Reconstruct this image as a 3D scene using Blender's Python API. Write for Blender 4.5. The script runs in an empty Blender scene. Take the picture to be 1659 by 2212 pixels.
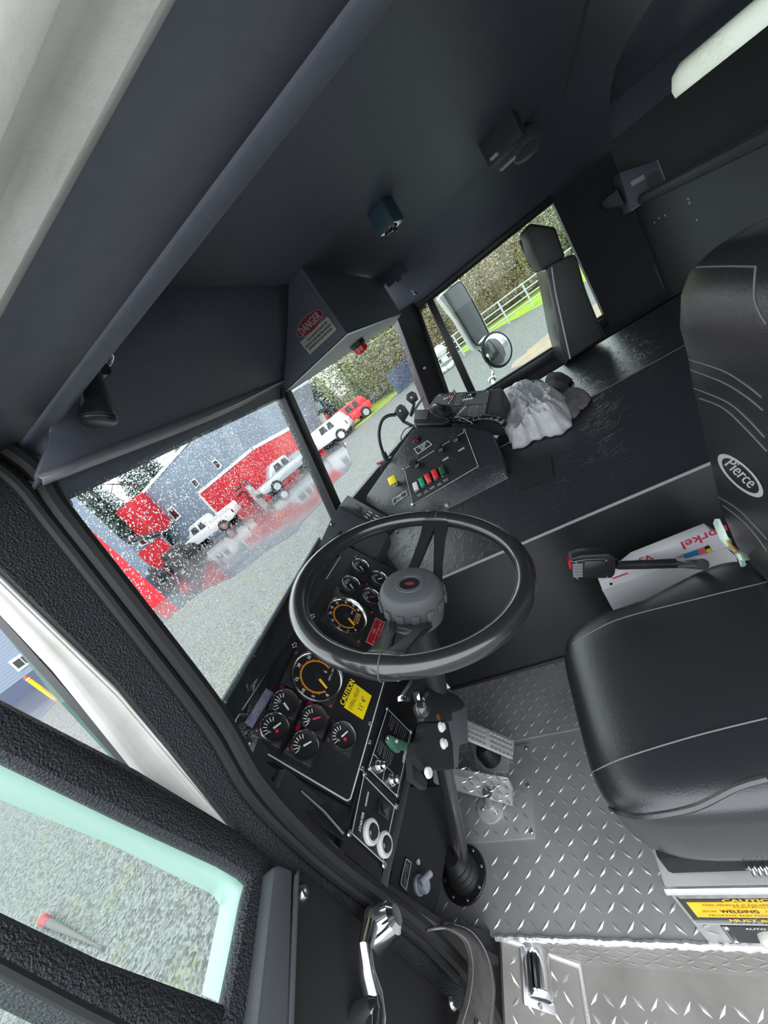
import bpy, bmesh, math, random
from mathutils import noise as mnoise
import numpy as np
from mathutils import Vector, Matrix
from mathutils.bvhtree import BVHTree
random.seed(7)
SC = bpy.context.scene
COL = SC.collection
# ------------------------------------------------------------------ camera
# working coordinates: camera at the origin, X to the passenger side, Y to the front of the truck, Z up;
# everything is lifted by H when it is built, so that the cab floor lies at z = 0
H = 1.22
FPX, CX, CY = 839.0, 829.5, 1106.0
def _n(v): return v / np.linalg.norm(v)
_F = _n(np.array([-700 - CX, 1955 - CY, FPX])); _R = np.array([1020 - CX, 620 - CY, FPX])
_R = _n(_R - _F * (_R @ _F)); _U = -np.cross(_F, _R)
ROT = np.array([_R, _F, _U])
cam = bpy.data.cameras.new('camera'); camo = bpy.data.objects.new('camera', cam); COL.objects.link(camo)
cam.sensor_fit = 'VERTICAL'; cam.sensor_height = 24.0; cam.lens = FPX / 2212 * 24.0
cam.clip_start = 0.01; cam.clip_end = 400
_m = Matrix.Identity(4)
for r in range(3):
    _m[r][0] = ROT[r, 0]; _m[r][1] = -ROT[r, 1]; _m[r][2] = -ROT[r, 2]
_m[2][3] = H
camo.matrix_world = _m
SC.camera = camo
# ------------------------------------------------------------------ overcast sky and exposure
wd = bpy.data.worlds.new('overcast'); SC.world = wd; wd.use_nodes = True
bg = wd.node_tree.nodes['Background']; bg.inputs[0].default_value = (0.90, 0.95, 1.0, 1); bg.inputs[1].default_value = 1.0
SC.view_settings.view_transform = 'Standard'; SC.view_settings.look = 'None'
SC.view_settings.gamma = 1.0; SC.view_settings.use_curve_mapping = False
SC.view_settings.exposure = 1.9

# ------------------------------------------------------------------ pixel helpers
def ray(px, py): return ROT @ np.array([px - CX, py - CY, FPX])
def ax(px, py, x): r = ray(px, py); return r * (x / r[0])
def ay(px, py, y): r = ray(px, py); return r * (y / r[1])
def az(px, py, z): r = ray(px, py); return r * (z / r[2])
def ap(px, py, p0, n):
    r = ray(px, py); return r * (np.dot(p0, n) / np.dot(r, n))
def proj(P):
    v = ROT.T @ np.array(P, float); return (v[0] / v[2] * FPX + CX, v[1] / v[2] * FPX + CY)
V = lambda *a: np.array(a, float)
def unit(v): v = np.array(v, float); return v / np.linalg.norm(v)

# ------------------------------------------------------------------ materials
def srgb(r, g, b):
    f = lambda c: (c / 255 / 12.92) if c / 255 <= .04045 else ((c / 255 + .055) / 1.055) ** 2.4
    return (f(r), f(g), f(b), 1)
MATS = {}
def mat(name, col, rough=.5, metal=0, c2=None, ns=20, bump=0, bs=200, coat=0, spec=.5, detail=3, emit=None, bdist=.002, crease=0):
    m = bpy.data.materials.new(name); m.use_nodes = True; MATS[name] = m
    nt = m.node_tree; b = nt.nodes['Principled BSDF']
    b.inputs['Base Color'].default_value = col; b.inputs['Roughness'].default_value = rough
    b.inputs['Metallic'].default_value = metal; b.inputs['Coat Weight'].default_value = coat
    b.inputs['Specular IOR Level'].default_value = spec
    tc = nt.nodes.new('ShaderNodeTexCoord')
    if c2:
        n = nt.nodes.new('ShaderNodeTexNoise'); n.inputs['Scale'].default_value = ns; n.inputs['Detail'].default_value = detail
        nt.links.new(tc.outputs['Object'], n.inputs['Vector'])
        rp = nt.nodes.new('ShaderNodeValToRGB'); rp.color_ramp.elements[0].position = .35; rp.color_ramp.elements[1].position = .65
        rp.color_ramp.elements[0].color = col; rp.color_ramp.elements[1].color = c2
        nt.links.new(n.outputs['Fac'], rp.inputs[0]); nt.links.new(rp.outputs[0], b.inputs['Base Color'])
    if bump:
        n = nt.nodes.new('ShaderNodeTexNoise'); n.inputs['Scale'].default_value = bs; n.inputs['Detail'].default_value = detail
        nt.links.new(tc.outputs['Object'], n.inputs['Vector'])
        bp = nt.nodes.new('ShaderNodeBump'); bp.inputs['Strength'].default_value = bump; bp.inputs['Distance'].default_value = bdist
        nt.links.new(n.outputs['Fac'], bp.inputs['Height']); nt.links.new(bp.outputs[0], b.inputs['Normal'])
        if crease:
            n2 = nt.nodes.new('ShaderNodeTexNoise'); n2.inputs['Scale'].default_value = crease; n2.inputs['Detail'].default_value = 4; n2.inputs['Distortion'].default_value = 1.5
            nt.links.new(tc.outputs['Object'], n2.inputs['Vector'])
            r2 = nt.nodes.new('ShaderNodeValToRGB'); e = r2.color_ramp.elements
            e[0].position = .47; e[0].color = (0, 0, 0, 1); e[1].position = .5; e[1].color = (1, 1, 1, 1); e2 = e.new(.53); e2.color = (0, 0, 0, 1)
            nt.links.new(n2.outputs['Fac'], r2.inputs[0])
            b2 = nt.nodes.new('ShaderNodeBump'); b2.inputs['Strength'].default_value = .18; b2.inputs['Distance'].default_value = .003
            nt.links.new(r2.outputs[0], b2.inputs['Height']); nt.links.new(bp.outputs[0], b2.inputs['Normal']); nt.links.new(b2.outputs[0], b.inputs['Normal'])
    if emit:
        b.inputs['Emission Color'].default_value = emit[0]; b.inputs['Emission Strength'].default_value = emit[1]
    return m
def glass(name, tint, rough=0.0, refl=.012, haze=0, hazec=(1, 1, 1, 1)):
    m = bpy.data.materials.new(name); m.use_nodes = True; MATS[name] = m; nt = m.node_tree; nt.nodes.clear()
    o = nt.nodes.new('ShaderNodeOutputMaterial'); t = nt.nodes.new('ShaderNodeBsdfTransparent'); t.inputs[0].default_value = tint
    g = nt.nodes.new('ShaderNodeBsdfGlossy'); g.inputs['Roughness'].default_value = rough; g.inputs[0].default_value = (1, 1, 1, 1)
    lw = nt.nodes.new('ShaderNodeLayerWeight'); lw.inputs[0].default_value = .5
    pw = nt.nodes.new('ShaderNodeMath'); pw.operation = 'POWER'; pw.inputs[1].default_value = 5; nt.links.new(lw.outputs['Facing'], pw.inputs[0])
    f = nt.nodes.new('ShaderNodeMath'); f.operation = 'MULTIPLY_ADD'; f.inputs[1].default_value = .6; f.inputs[2].default_value = refl; nt.links.new(pw.outputs[0], f.inputs[0])
    mx = nt.nodes.new('ShaderNodeMixShader'); nt.links.new(f.outputs[0], mx.inputs[0]); nt.links.new(t.outputs[0], mx.inputs[1]); nt.links.new(g.outputs[0], mx.inputs[2])
    last = mx
    if haze:
        d = nt.nodes.new('ShaderNodeBsdfDiffuse'); d.inputs[0].default_value = hazec
        tr = nt.nodes.new('ShaderNodeBsdfTranslucent'); tr.inputs[0].default_value = hazec
        a = nt.nodes.new('ShaderNodeAddShader'); nt.links.new(d.outputs[0], a.inputs[0]); nt.links.new(tr.outputs[0], a.inputs[1])
        m2 = nt.nodes.new('ShaderNodeMixShader'); m2.inputs[0].default_value = haze
        nt.links.new(mx.outputs[0], m2.inputs[1]); nt.links.new(tr.outputs[0], m2.inputs[2]); last = m2
    nt.links.new(last.outputs[0], o.inputs[0]); return m
mat('headliner', (.115, .125, .162, 1), .5, c2=(.13, .14, .178, 1), ns=60, bump=.25, bs=900, bdist=.001)
mat('liner', (.026, .028, .034, 1), .45, bump=.9, bs=420, bdist=.004, detail=2, c2=(.04, .042, .05, 1), ns=300)
mat('vinyl', (.03, .032, .039, 1), .25, bump=.25, bs=350, bdist=.002, crease=13, spec=.6)
mat('vinyl_plain', (.022, .023, .026, 1), .27, bump=.25, bs=500, bdist=.0015, spec=.85)
mat('black', (.018, .018, .021, 1), .4)
mat('black_gloss', (.024, .024, .026, 1), .2, spec=.8, coat=.35)
mat('black_matte', (.02, .02, .022, 1), .75, bump=.3, bs=600)
mat('panel_black', (.016, .016, .019, 1), .38, bump=.1, bs=700, bdist=.0008)
mat('module', (.022, .022, .024, 1), .35)
mat('rubber', (.015, .015, .016, 1), .55)
mat('carpet', (.016, .016, .018, 1), .95, bump=1, bs=500, bdist=.006)
mat('grey_sheet', (.10, .108, .12, 1), .55, bump=.2, bs=800)
mat('hub_grey', (.10, .105, .112, 1), .55, bump=.25, bs=900)
mat('wall_grey', (.065, .07, .073, 1), .6, bump=.3, bs=500)
mat('tread_dirty_shaded', (.30, .285, .27, 1), .5, .3, c2=(.22, .205, .19, 1), ns=7, bump=.15, bs=90, detail=5)  # dirty beige step plate; shade of someone at the step also darkens the colour
mat('tread', (.44, .435, .43, 1), .40, .4, c2=(.34, .335, .33, 1), ns=5, bump=.15, bs=90, detail=5)
mat('tread_raised', (.55, .55, .56, 1), .28, .6)
mat('alloy', (.62, .62, .63, 1), .38, .35, c2=(.5, .5, .5, 1), ns=14)
mat('weld', (.8, .8, .81, 1), .3, .7, bump=.3, bs=160, bdist=.004)
mat('chrome', (.85, .86, .88, 1), .1, 1)
mat('steel', (.6, .6, .62, 1), .28, 1)
mat('white_paint', (.88, .855, .82, 1), .35, c2=(.76, .73, .68, 1), ns=18, coat=.3, bump=.15, bs=200)
mat('white', (.75, .75, .75, 1), .5)
mat('white_line', (.62, .64, .66, 1), .5)
mat('text_white', (.75, .76, .77, 1), .6)
mat('text_black', (.015, .015, .016, 1), .6)
mat('text_grey', (.35, .36, .37, 1), .6)
mat('seat_dark', (.03, .032, .032, 1), .5, bump=.2, bs=500)
mat('seam_grey', (.16, .165, .17, 1), .6)
mat('switch_plate', (.16, .17, .17, 1), .45)
mat('yellow', srgb(250, 222, 20), .45)
mat('yellow_sign', srgb(238, 190, 24), .4, c2=srgb(225, 172, 18), ns=30)
mat('orange', srgb(255, 165, 40), .5)
mat('needle_y', srgb(250, 200, 60), .5)
mat('red', srgb(225, 35, 45), .35, coat=.3)
mat('red_dark', srgb(110, 12, 28), .25, coat=.5)
mat('red_sticker', srgb(190, 16, 32), .4)
mat('danger_red', srgb(150, 45, 65), .5)
mat('danger_cream', (.50, .49, .46, 1), .55)
mat('purple', srgb(120, 108, 150), .6, c2=srgb(150, 130, 150), ns=120)
mat('green_btn', srgb(25, 150, 105), .35)
mat('green_dark', srgb(20, 75, 45), .35)
mat('green_lever', srgb(92, 150, 128), .4, c2=srgb(80, 130, 112), ns=60)
mat('grey_handle', srgb(172, 176, 188), .45)
mat('terry', (.86, .84, .88, 1), .95, c2=(.74, .72, .76, 1), ns=30, bump=1, bs=420, bdist=.006, detail=5)
mat('rag', (.085, .08, .088, 1), .95, c2=(.05, .048, .052, 1), ns=50, bump=1, bs=350, bdist=.005)
mat('rag_light', (.22, .20, .22, 1), .95, c2=(.16, .15, .16, 1), ns=50, bump=1, bs=350, bdist=.005)
mat('foam_green', srgb(175, 205, 185), .9, c2=srgb(205, 222, 208), ns=60, bump=.8, bs=200)
mat('foam_orange', srgb(220, 165, 85), .9, bump=.8, bs=200)
mat('box_white', (.74, .74, .77, 1), .5)
mat('print_red', srgb(215, 60, 85), .5)
mat('print_blue', srgb(45, 130, 185), .5)
mat('print_pink', srgb(230, 105, 120), .5)
mat('strap', (.17, .15, .145, 1), .8, c2=(.12, .11, .105, 1), ns=60, bump=.5, bs=700)
mat('copper', srgb(170, 95, 70), .45, .6)
mat('lens_clear', (.55, .56, .5, 1), .2, spec=.7)
mat('dial', (.012, .012, .013, 1), .6, spec=.25)
mat('dome_blue', srgb(70, 98, 112), .4)
mat('visor_lens', (.35, .33, .37, 1), .22, spec=.8)
mat('under_lit', (.62, .64, .62, 1), .6)  # pale because window light on the underside is put into the colour
mat('mint', (.42, .56, .51, 1), .5)
# outdoors
def gravel_mat():
    m = mat('gravel', (.1, .1, .1, 1), .7); nt = m.node_tree; b = nt.nodes['Principled BSDF']; N = nt.nodes.new; Lk = nt.links.new
    tc = N('ShaderNodeTexCoord'); vo = N('ShaderNodeTexVoronoi'); vo.inputs['Scale'].default_value = 42; Lk(tc.outputs['Object'], vo.inputs['Vector'])
    sp = N('ShaderNodeSeparateColor'); Lk(vo.outputs['Color'], sp.inputs[0])
    rp = N('ShaderNodeValToRGB'); e = rp.color_ramp.elements; e[0].color = (.075, .077, .075, 1); e[1].color = (.235, .24, .23, 1); e[0].position = .1; e[1].position = .95; Lk(sp.outputs[0], rp.inputs[0])
    no = N('ShaderNodeTexNoise'); no.inputs['Scale'].default_value = 1.6; no.inputs['Detail'].default_value = 6; Lk(tc.outputs['Object'], no.inputs['Vector'])
    r2 = N('ShaderNodeValToRGB'); e = r2.color_ramp.elements; e[0].position = .49; e[0].color = (0, 0, 0, 1); e[1].position = .66; e[1].color = (.7, .7, .7, 1); Lk(no.outputs['Fac'], r2.inputs[0])
    n3 = N('ShaderNodeTexNoise'); n3.inputs['Scale'].default_value = 22; n3.inputs['Detail'].default_value = 3; Lk(tc.outputs['Object'], n3.inputs['Vector'])
    r3 = N('ShaderNodeValToRGB'); e = r3.color_ramp.elements; e[0].position = .48; e[0].color = (0, 0, 0, 1); e[1].position = .62; e[1].color = (1, 1, 1, 1); Lk(n3.outputs['Fac'], r3.inputs[0])
    mu = N('ShaderNodeMath'); mu.operation = 'MULTIPLY'; Lk(r2.outputs[0], mu.inputs[0]); Lk(r3.outputs[0], mu.inputs[1])
    mx = N('ShaderNodeMix'); mx.data_type = 'RGBA'; Lk(mu.outputs[0], mx.inputs[0]); Lk(rp.outputs[0], mx.inputs[6]); mx.inputs[7].default_value = (.19, .20, .06, 1); Lk(mx.outputs[2], b.inputs['Base Color'])
    bp = N('ShaderNodeBump'); bp.inputs['Strength'].default_value = .8; bp.inputs['Distance'].default_value = .02; Lk(vo.outputs['Distance'], bp.inputs['Height']); bp.invert = True; Lk(bp.outputs[0], b.inputs['Normal'])
gravel_mat()
mat('wet', (.12, .12, .125, 1), .10, c2=(.17, .17, .175, 1), ns=1.2, bump=.12, bs=3, bdist=.02, detail=6, spec=.8)
mat('dirt', (.40, .29, .18, 1), .9, c2=(.28, .24, .2, 1), ns=2.5, bump=1, bs=20, bdist=.03)
mat('grass', srgb(135, 185, 45), .9, c2=srgb(185, 190, 70), ns=2, bump=1, bs=30, bdist=.06)
mat('moss', srgb(125, 135, 40), .9, c2=srgb(95, 110, 40), ns=30, bump=1, bs=60, bdist=.03)
mat('barn_red', srgb(222, 38, 52), .55, c2=srgb(210, 34, 48), ns=3)
mat('barn_grey', srgb(140, 155, 172), .5)
mat('barn_roof', srgb(120, 145, 150), .45)
mat('dark_window', (.02, .022, .025, 1), .1, spec=.8)
mat('door_grey', srgb(195, 198, 195), .5)
mat('leaf_a', srgb(150, 156, 100), .8, c2=srgb(170, 172, 118), ns=.8)  # leaf and conifer tones softened, with haze mixed into the colour
mat('leaf_b', srgb(132, 148, 98), .8, c2=srgb(152, 160, 108), ns=.8)
mat('leaf_brown', srgb(165, 146, 118), .85, c2=srgb(185, 166, 136), ns=.8)
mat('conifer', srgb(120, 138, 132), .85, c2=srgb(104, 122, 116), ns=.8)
mat('bark', srgb(88, 74, 62), .9, bump=1, bs=30, bdist=.02)
mat('galv', (.55, .60, .62, 1), .4, .5)
mat('silver_paint', (.5, .52, .55, 1), .3, .4, coat=.5)
mat('car_white', (.78, .78, .78, 1), .3, coat=.5)
mat('car_glass', (.05, .06, .065, 1), .08, spec=.8)
mat('tyre', (.02, .02, .02, 1), .8)
mat('junk', (.05, .045, .045, 1), .8, c2=(.09, .08, .085, 1), ns=4)
mat('slate_blue', srgb(72, 84, 108), .6)
mat('cone_orange', srgb(235, 90, 40), .5)
for _k in ('wet', 'dirt', 'grass', 'moss', 'barn_red', 'barn_grey', 'barn_roof', 'door_grey', 'bark', 'galv', 'silver_paint', 'car_white', 'slate_blue'):
    _nt = MATS[_k].node_tree; _g = .92        # outdoor colours darkened to hold back the daylight under the raised exposure
    _i = _nt.nodes['Principled BSDF'].inputs['Base Color']; _i.default_value = [c * _g for c in _i.default_value[:3]] + [1]
    for _q in _nt.nodes:
        if _q.type == 'VALTORGB':
            for _e in _q.color_ramp.elements: _e.color = [c * _g for c in _e.color[:3]] + [1]
glass('windshield', (.94, .97, .96, 1))
glass('side_glass', (.88, .94, .91, 1))
glass('door_glass', (.90, .965, .94, 1))
glass('green_edge', (.45, .62, .57, 1), haze=.45, hazec=(.38, .55, .50, 1))
glass('fog_glass', (.75, .78, .76, 1), haze=.75, hazec=(.62, .64, .58, 1))
def dropmat():
    m = bpy.data.materials.new('drop'); m.use_nodes = True; MATS['drop'] = m; b = m.node_tree.nodes['Principled BSDF']
    b.inputs['Transmission Weight'].default_value = 1; b.inputs['IOR'].default_value = 1.33; b.inputs['Roughness'].default_value = 0
    b.inputs['Base Color'].default_value = (1, 1, 1, 1)
dropmat()
def siding(name, col, dark, scale):
    m = MATS[name]; nt = m.node_tree; b = nt.nodes['Principled BSDF']; tc = nt.nodes.new('ShaderNodeTexCoord')
    w = nt.nodes.new('ShaderNodeTexWave'); w.wave_type = 'BANDS'; w.bands_direction = 'Z'; w.wave_profile = 'SAW'; w.inputs['Scale'].default_value = scale
    nt.links.new(tc.outputs['Object'], w.inputs['Vector']); bp = nt.nodes.new('ShaderNodeBump'); bp.inputs['Strength'].default_value = .8; bp.inputs['Distance'].default_value = .04
    nt.links.new(w.outputs['Fac'], bp.inputs['Height']); nt.links.new(bp.outputs[0], b.inputs['Normal'])
siding('barn_grey', None, None, 1.6)

# ------------------------------------------------------------------ mesh builder
class MB:
    def __init__(s): s.v = []; s.f = []; s.sm = []
    def add(s, vs, fs, smooth=False):
        o = len(s.v); s.v += [np.array(v, float) for v in vs]; s.f += [[i + o for i in f] for f in fs]; s.sm += [smooth] * len(fs); return s
    def prism(s, poly, ext):
        n = len(poly); ext = np.array(ext, float); a = [np.array(p, float) for p in poly]; b = [p + ext for p in a]
        return s.add(a + b, [list(range(n))[::-1], [i + n for i in range(n)]] + [[i, (i + 1) % n, (i + 1) % n + n, i + n] for i in range(n)])
    def box(s, c, h, R=None):
        c = np.array(c, float); h = np.array(h, float); vs = []
        for x in (-1, 1):
            for y in (-1, 1):
                for z in (-1, 1):
                    d = h * (x, y, z); vs.append(c + (d if R is None else R @ d))
        return s.add(vs, [[0, 1, 3, 2], [4, 6, 7, 5], [0, 4, 5, 1], [2, 3, 7, 6], [0, 2, 6, 4], [1, 5, 7, 3]])
    def tube(s, path, r, n=10, closed=False, caps=True, flat=None):
        P = [np.array(p, float) for p in path]; m = len(P); rs = r if hasattr(r, '__len__') else [r] * m
        T = []
        for i in range(m):
            a = P[(i - 1) % m] if (closed or i > 0) else P[i]; b = P[(i + 1) % m] if (closed or i < m - 1) else P[i]
            T.append(unit(b - a))
        up = V(0, 0, 1) if abs(T[0][2]) < .9 else V(1, 0, 0)
        u = unit(np.cross(T[0], up)); vs = []
        for i in range(m):
            u = unit(u - T[i] * (u @ T[i])); w = np.cross(T[i], u)
            for k in range(n):
                a = 2 * math.pi * k / n; vs.append(P[i] + rs[i] * (math.cos(a) * u + math.sin(a) * w))
        fs = []
        for i in range(m if closed else m - 1):
            j = (i + 1) % m
            for k in range(n): fs.append([i * n + k, i * n + (k + 1) % n, j * n + (k + 1) % n, j * n + k])
        s.add(vs, fs, True)
        if caps and not closed:
            s.add(vs[:n], [list(range(n))[::-1]]); s.add(vs[-n:], [list(range(n))])
        return s
    def lathe(s, prof, o, axis, n=24, ref=None, scale2=1.0, caps=True):
        # prof: list of (radius, height)
        a = unit(axis); ref = V(0, 0, 1) if ref is None else np.array(ref, float)
        if abs(unit(ref) @ a) > .95: ref = V(1, 0, 0)
        u = unit(ref - a * (ref @ a)); w = np.cross(a, u); o = np.array(o, float); vs = []
        for r, h in prof:
            for k in range(n):
                t = 2 * math.pi * k / n; vs.append(o + a * h + r * (math.cos(t) * u + scale2 * math.sin(t) * w))
        fs = []
        for i in range(len(prof) - 1):
            for k in range(n): fs.append([i * n + k, i * n + (k + 1) % n, (i + 1) * n + (k + 1) % n, (i + 1) * n + k])
        s.add(vs, fs, True)
        if not caps: return s
        if prof[0][0] > 1e-6: s.add(vs[:n], [list(range(n))[::-1]])
        if prof[-1][0] > 1e-6: s.add(vs[-n:], [list(range(n))])
        return s
    def loft(s, loops, cap=True):
        n = len(loops[0]); vs = [p for l in loops for p in l]; fs = []
        for i in range(len(loops) - 1):
            for k in range(n): fs.append([i * n + k, i * n + (k + 1) % n, (i + 1) * n + (k + 1) % n, (i + 1) * n + k])
        s.add(vs, fs, True)
        if cap:
            s.add(loops[0], [list(range(n))[::-1]], True); s.add(loops[-1], [list(range(n))], True)
        return s
    def superq(s, c, h, e1=.4, e2=.4, R=None, nu=36, nv=18, fn=None):
        p = lambda x, e: math.copysign(abs(x) ** e, x); loops = []
        for i in range(nv + 1):
            ph = -math.pi / 2 + math.pi * i / nv; ph = max(min(ph, math.pi / 2 - .02), -math.pi / 2 + .02); L = []
            for k in range(nu):
                t = 2 * math.pi * k / nu
                d = V(h[0] * p(math.cos(ph), e1) * p(math.cos(t), e2), h[1] * p(math.cos(ph), e1) * p(math.sin(t), e2), h[2] * p(math.sin(ph), e1))
                if fn is not None: d = fn(d)
                L.append(np.array(c, float) + (d if R is None else R @ d))
            loops.append(L)
        return s.loft(loops)
    def sheet(s, grid, smooth=True):
        n = len(grid[0]); vs = [p for r in grid for p in r]
        return s.add(vs, [[i * n + k, i * n + k + 1, (i + 1) * n + k + 1, (i + 1) * n + k] for i in range(len(grid) - 1) for k in range(n - 1)], smooth)
    def strip(s, pts, w, n, t=.0006, closed=False):
        # flat printed line of width w lying on a surface with normal n
        n = unit(n); pts = [np.array(p, float) for p in pts]
        for i in range(len(pts) - (0 if closed else 1)):
            a, b = pts[i], pts[(i + 1) % len(pts)]; d = unit(b - a); q = np.cross(n, d) * w / 2
            s.prism([a - d * w / 2 + q, b + d * w / 2 + q, b + d * w / 2 - q, a - d * w / 2 - q], n * t)
        return s
    def bvh(s): return BVHTree.FromPolygons([tuple(v) for v in s.v], s.f)
    def build(s, name, m, parent=None, bevel=0, seg=2, sharp=35, subsurf=0, solid=0):
        off = V(0, 0, H)
        if parent is not None:
            r = parent
            while r.parent is not None: r = r.parent
            off = V(0, 0, H) - np.array(r.location)
        bm = bmesh.new(); vs = [bm.verts.new(tuple(v + off)) for v in s.v]
        for f, q in zip(s.f, s.sm):
            try: fc = bm.faces.new([vs[i] for i in f]); fc.smooth = q
            except ValueError: pass
        bmesh.ops.remove_doubles(bm, verts=bm.verts, dist=1e-6)
        bmesh.ops.recalc_face_normals(bm, faces=bm.faces)
        if bevel:
            es = [e for e in bm.edges if len(e.link_faces) == 2 and e.calc_face_angle(0) > math.radians(30)]
            bmesh.ops.bevel(bm, geom=es, offset=bevel, segments=seg, affect='EDGES', profile=.5, clamp_overlap=True)
            for f in bm.faces: f.smooth = True
        me = bpy.data.meshes.new(name); bm.to_mesh(me); bm.free(); me.set_sharp_from_angle(angle=math.radians(sharp))
        me.materials.append(MATS[m]); o = bpy.data.objects.new(name, me); COL.objects.link(o)
        if parent is not None: o.parent = parent
        if solid:
            md = o.modifiers.new('solid', 'SOLIDIFY'); md.thickness = solid; md.offset = 0
        if subsurf:
            md = o.modifiers.new('sub', 'SUBSURF'); md.levels = subsurf; md.render_levels = subsurf
        return o
def tag(o, label, cat, group=None):
    o['label'] = label; o['category'] = cat
    if group: o['group'] = group
    return o
def thing(name, label, cat, loc, group=None):
    o = bpy.data.objects.new(name, None); COL.objects.link(o); o.empty_display_size = .05
    o.location = (loc[0], loc[1], loc[2] + H); return tag(o, label, cat, group)
def struct(name, loc=None):
    o = bpy.data.objects.new(name, None); COL.objects.link(o); o.location = (0, 0, H) if loc is None else (loc[0], loc[1], loc[2] + H); o['kind'] = 'structure'; return o
def st(o): o['kind'] = 'structure'; return o
_tc = {}
def textmesh(s):
    if s not in _tc:
        c = bpy.data.curves.new('t', 'FONT'); c.body = s; c.align_x = 'CENTER'; c.align_y = 'CENTER'; c.resolution_u = 2; c.space_line = .95
        o = bpy.data.objects.new('t', c); COL.objects.link(o); bpy.context.view_layer.update()
        me = bpy.data.meshes.new_from_object(o.evaluated_get(bpy.context.evaluated_depsgraph_get()))
        P = np.array([v.co[:] for v in me.vertices]); F = [list(p.vertices) for p in me.polygons]
        lo, hi = P.min(0), P.max(0); P = P - (lo + hi) / 2
        _tc[s] = (P, F, hi - lo); bpy.data.objects.remove(o); bpy.data.curves.remove(c); bpy.data.meshes.remove(me)
    return _tc[s]
def text(mb, s, c, u, v, h=None, w=None, off=.0008, shear=0, bold=0):
    P, F, d = textmesh(s); u = unit(u); v = unit(v); n = np.cross(u, v)
    sy = (h / d[1]) if h else (w / d[0]); sx = (w / d[0]) if w else sy
    vs = [np.array(c, float) + u * (p[0] * sx + shear * p[1] * sy) + v * p[1] * sy + n * off for p in P]
    mb.add(vs, F)
    if bold:
        mb.add([q + u * bold + n * .0003 for q in vs], F)
    return mb
def quadframe(TL, TR, BR, BL):
    c = (TL + TR + BR + BL) / 4; u = unit((TR - TL) + (BR - BL)); v0 = (TL - BL) + (TR - BR); v = unit(v0 - u * (v0 @ u))
    return c, u, v, (np.linalg.norm(TR - TL) + np.linalg.norm(BR - BL)) / 2, (np.linalg.norm(TL - BL) + np.linalg.norm(TR - BR)) / 2
def screw(mb, p, n, r=.006, h=.003):
    return mb.lathe([(r, 0), (r, h * .4), (r * .75, h), (r * .3, h), (r * .3, h * .6), (0, h * .6)], p, n, 12)
def rot_axis(a, ang):
    return np.array(Matrix.Rotation(ang, 3, Vector(a)))

# ================================================================== CAB STRUCTURE
FZ = -1.22                       # cab floor
GZ = -2.50                       # gravel outside
XR = 2.55                        # inner face of the passenger wall
def tread(mb, o, U, W, u1, v1, pitch=.031, inside=None, L=.0145, wd=.0042, ht=.0016):
    U = unit(U); W = unit(W); n = np.cross(U, W); o = np.array(o, float)
    for i in range(int(u1 / pitch)):
        for j in range(int(v1 / pitch)):
            c = o + U * (i + .5) * pitch + W * (j + .5) * pitch
            if inside and not inside(c): continue
            s = 1 if (i + j) % 2 else -1
            d = unit(U + s * W); q = unit(U - s * W)
            mb.add([c - d * L, c + d * L, c + q * wd, c - q * wd, c - d * L * .45 + n * ht, c + d * L * .45 + n * ht],
                   [[0, 3, 4], [3, 5, 4], [3, 1, 5], [1, 2, 5], [2, 4, 5], [2, 0, 4]])
    return mb
# ---- floor
fl = struct('floor', (.7, .2, FZ))
MB().prism([V(.347, -.9, FZ), V(1.075, -.9, FZ), V(1.075, .9, FZ), V(.347, .9, FZ)], (0, 0, -.012)).build('floor_plate', 'tread', fl)
bend = .66 * 1.22
def notplate(c): return not (.52 < c[0] < .775 and .49 < c[1] < .9) and not (c[0] < .58 and .66 < c[1] < .83 and c[0] > .42) and c[0] < bend - .008
t_ = MB(); tread(t_, V(.352, .19, FZ), V(1, 0, 0), V(0, 1, 0), .45, .66, inside=notplate)
o = t_.build('tread_pattern', 'tread_raised', fl); o['kind'] = 'stuff'
# sheet beside the engine cover, a little higher and with its own pattern direction
MB().prism([V(bend, -.9, FZ), V(1.075, -.9, FZ + .004), V(1.075, .9, FZ + .004), V(bend, .9, FZ)], (0, 0, .003)).build('side_sheet', 'tread', fl)
t_ = MB(); tread(t_, V(bend + .004, .1, FZ + .0035), V(1, 0, .016), V(0, 1, 0), .262, .7, pitch=.028)
o = t_.build('tread_pattern', 'tread_raised', fl); o['kind'] = 'stuff'
# removable plate around the pedals, with its fixing screws
pl = [az(1131, 1588, FZ), az(1136, 1782, FZ), V(.45, .70, FZ), V(.45, .88, FZ), V(bend - .01, .88, FZ)]
pl = [V(.79, .50, FZ), V(.535, .515, FZ), V(.535, .885, FZ), V(.79, .885, FZ)]
MB().prism(pl, (0, 0, .004)).build('pedal_plate', 'tread', fl, bevel=.001)
t_ = MB(); tread(t_, V(.54, .52, FZ + .004), V(1, 0, 0), V(0, 1, 0), .25, .36)
o = t_.build('tread_pattern', 'tread_raised', fl); o['kind'] = 'stuff'
for x, y in ((.55, .525), (.665, .52), (.775, .512)):
    screw(MB(), V(x, y, FZ + .004), V(0, 0, 1), .006).build('screw', 'steel', fl)
# weld bead on the floor edge
rr = random.Random(3); bead = [V(.344 + rr.uniform(-.0015, .0015), .645 - i * .0075, FZ + rr.uniform(-.0008, .0012)) for i in range(120)]
MB().tube(bead, [.0062 + rr.uniform(-.0012, .0016) for _ in bead], 8).build('weld_bead', 'weld', fl)
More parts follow.
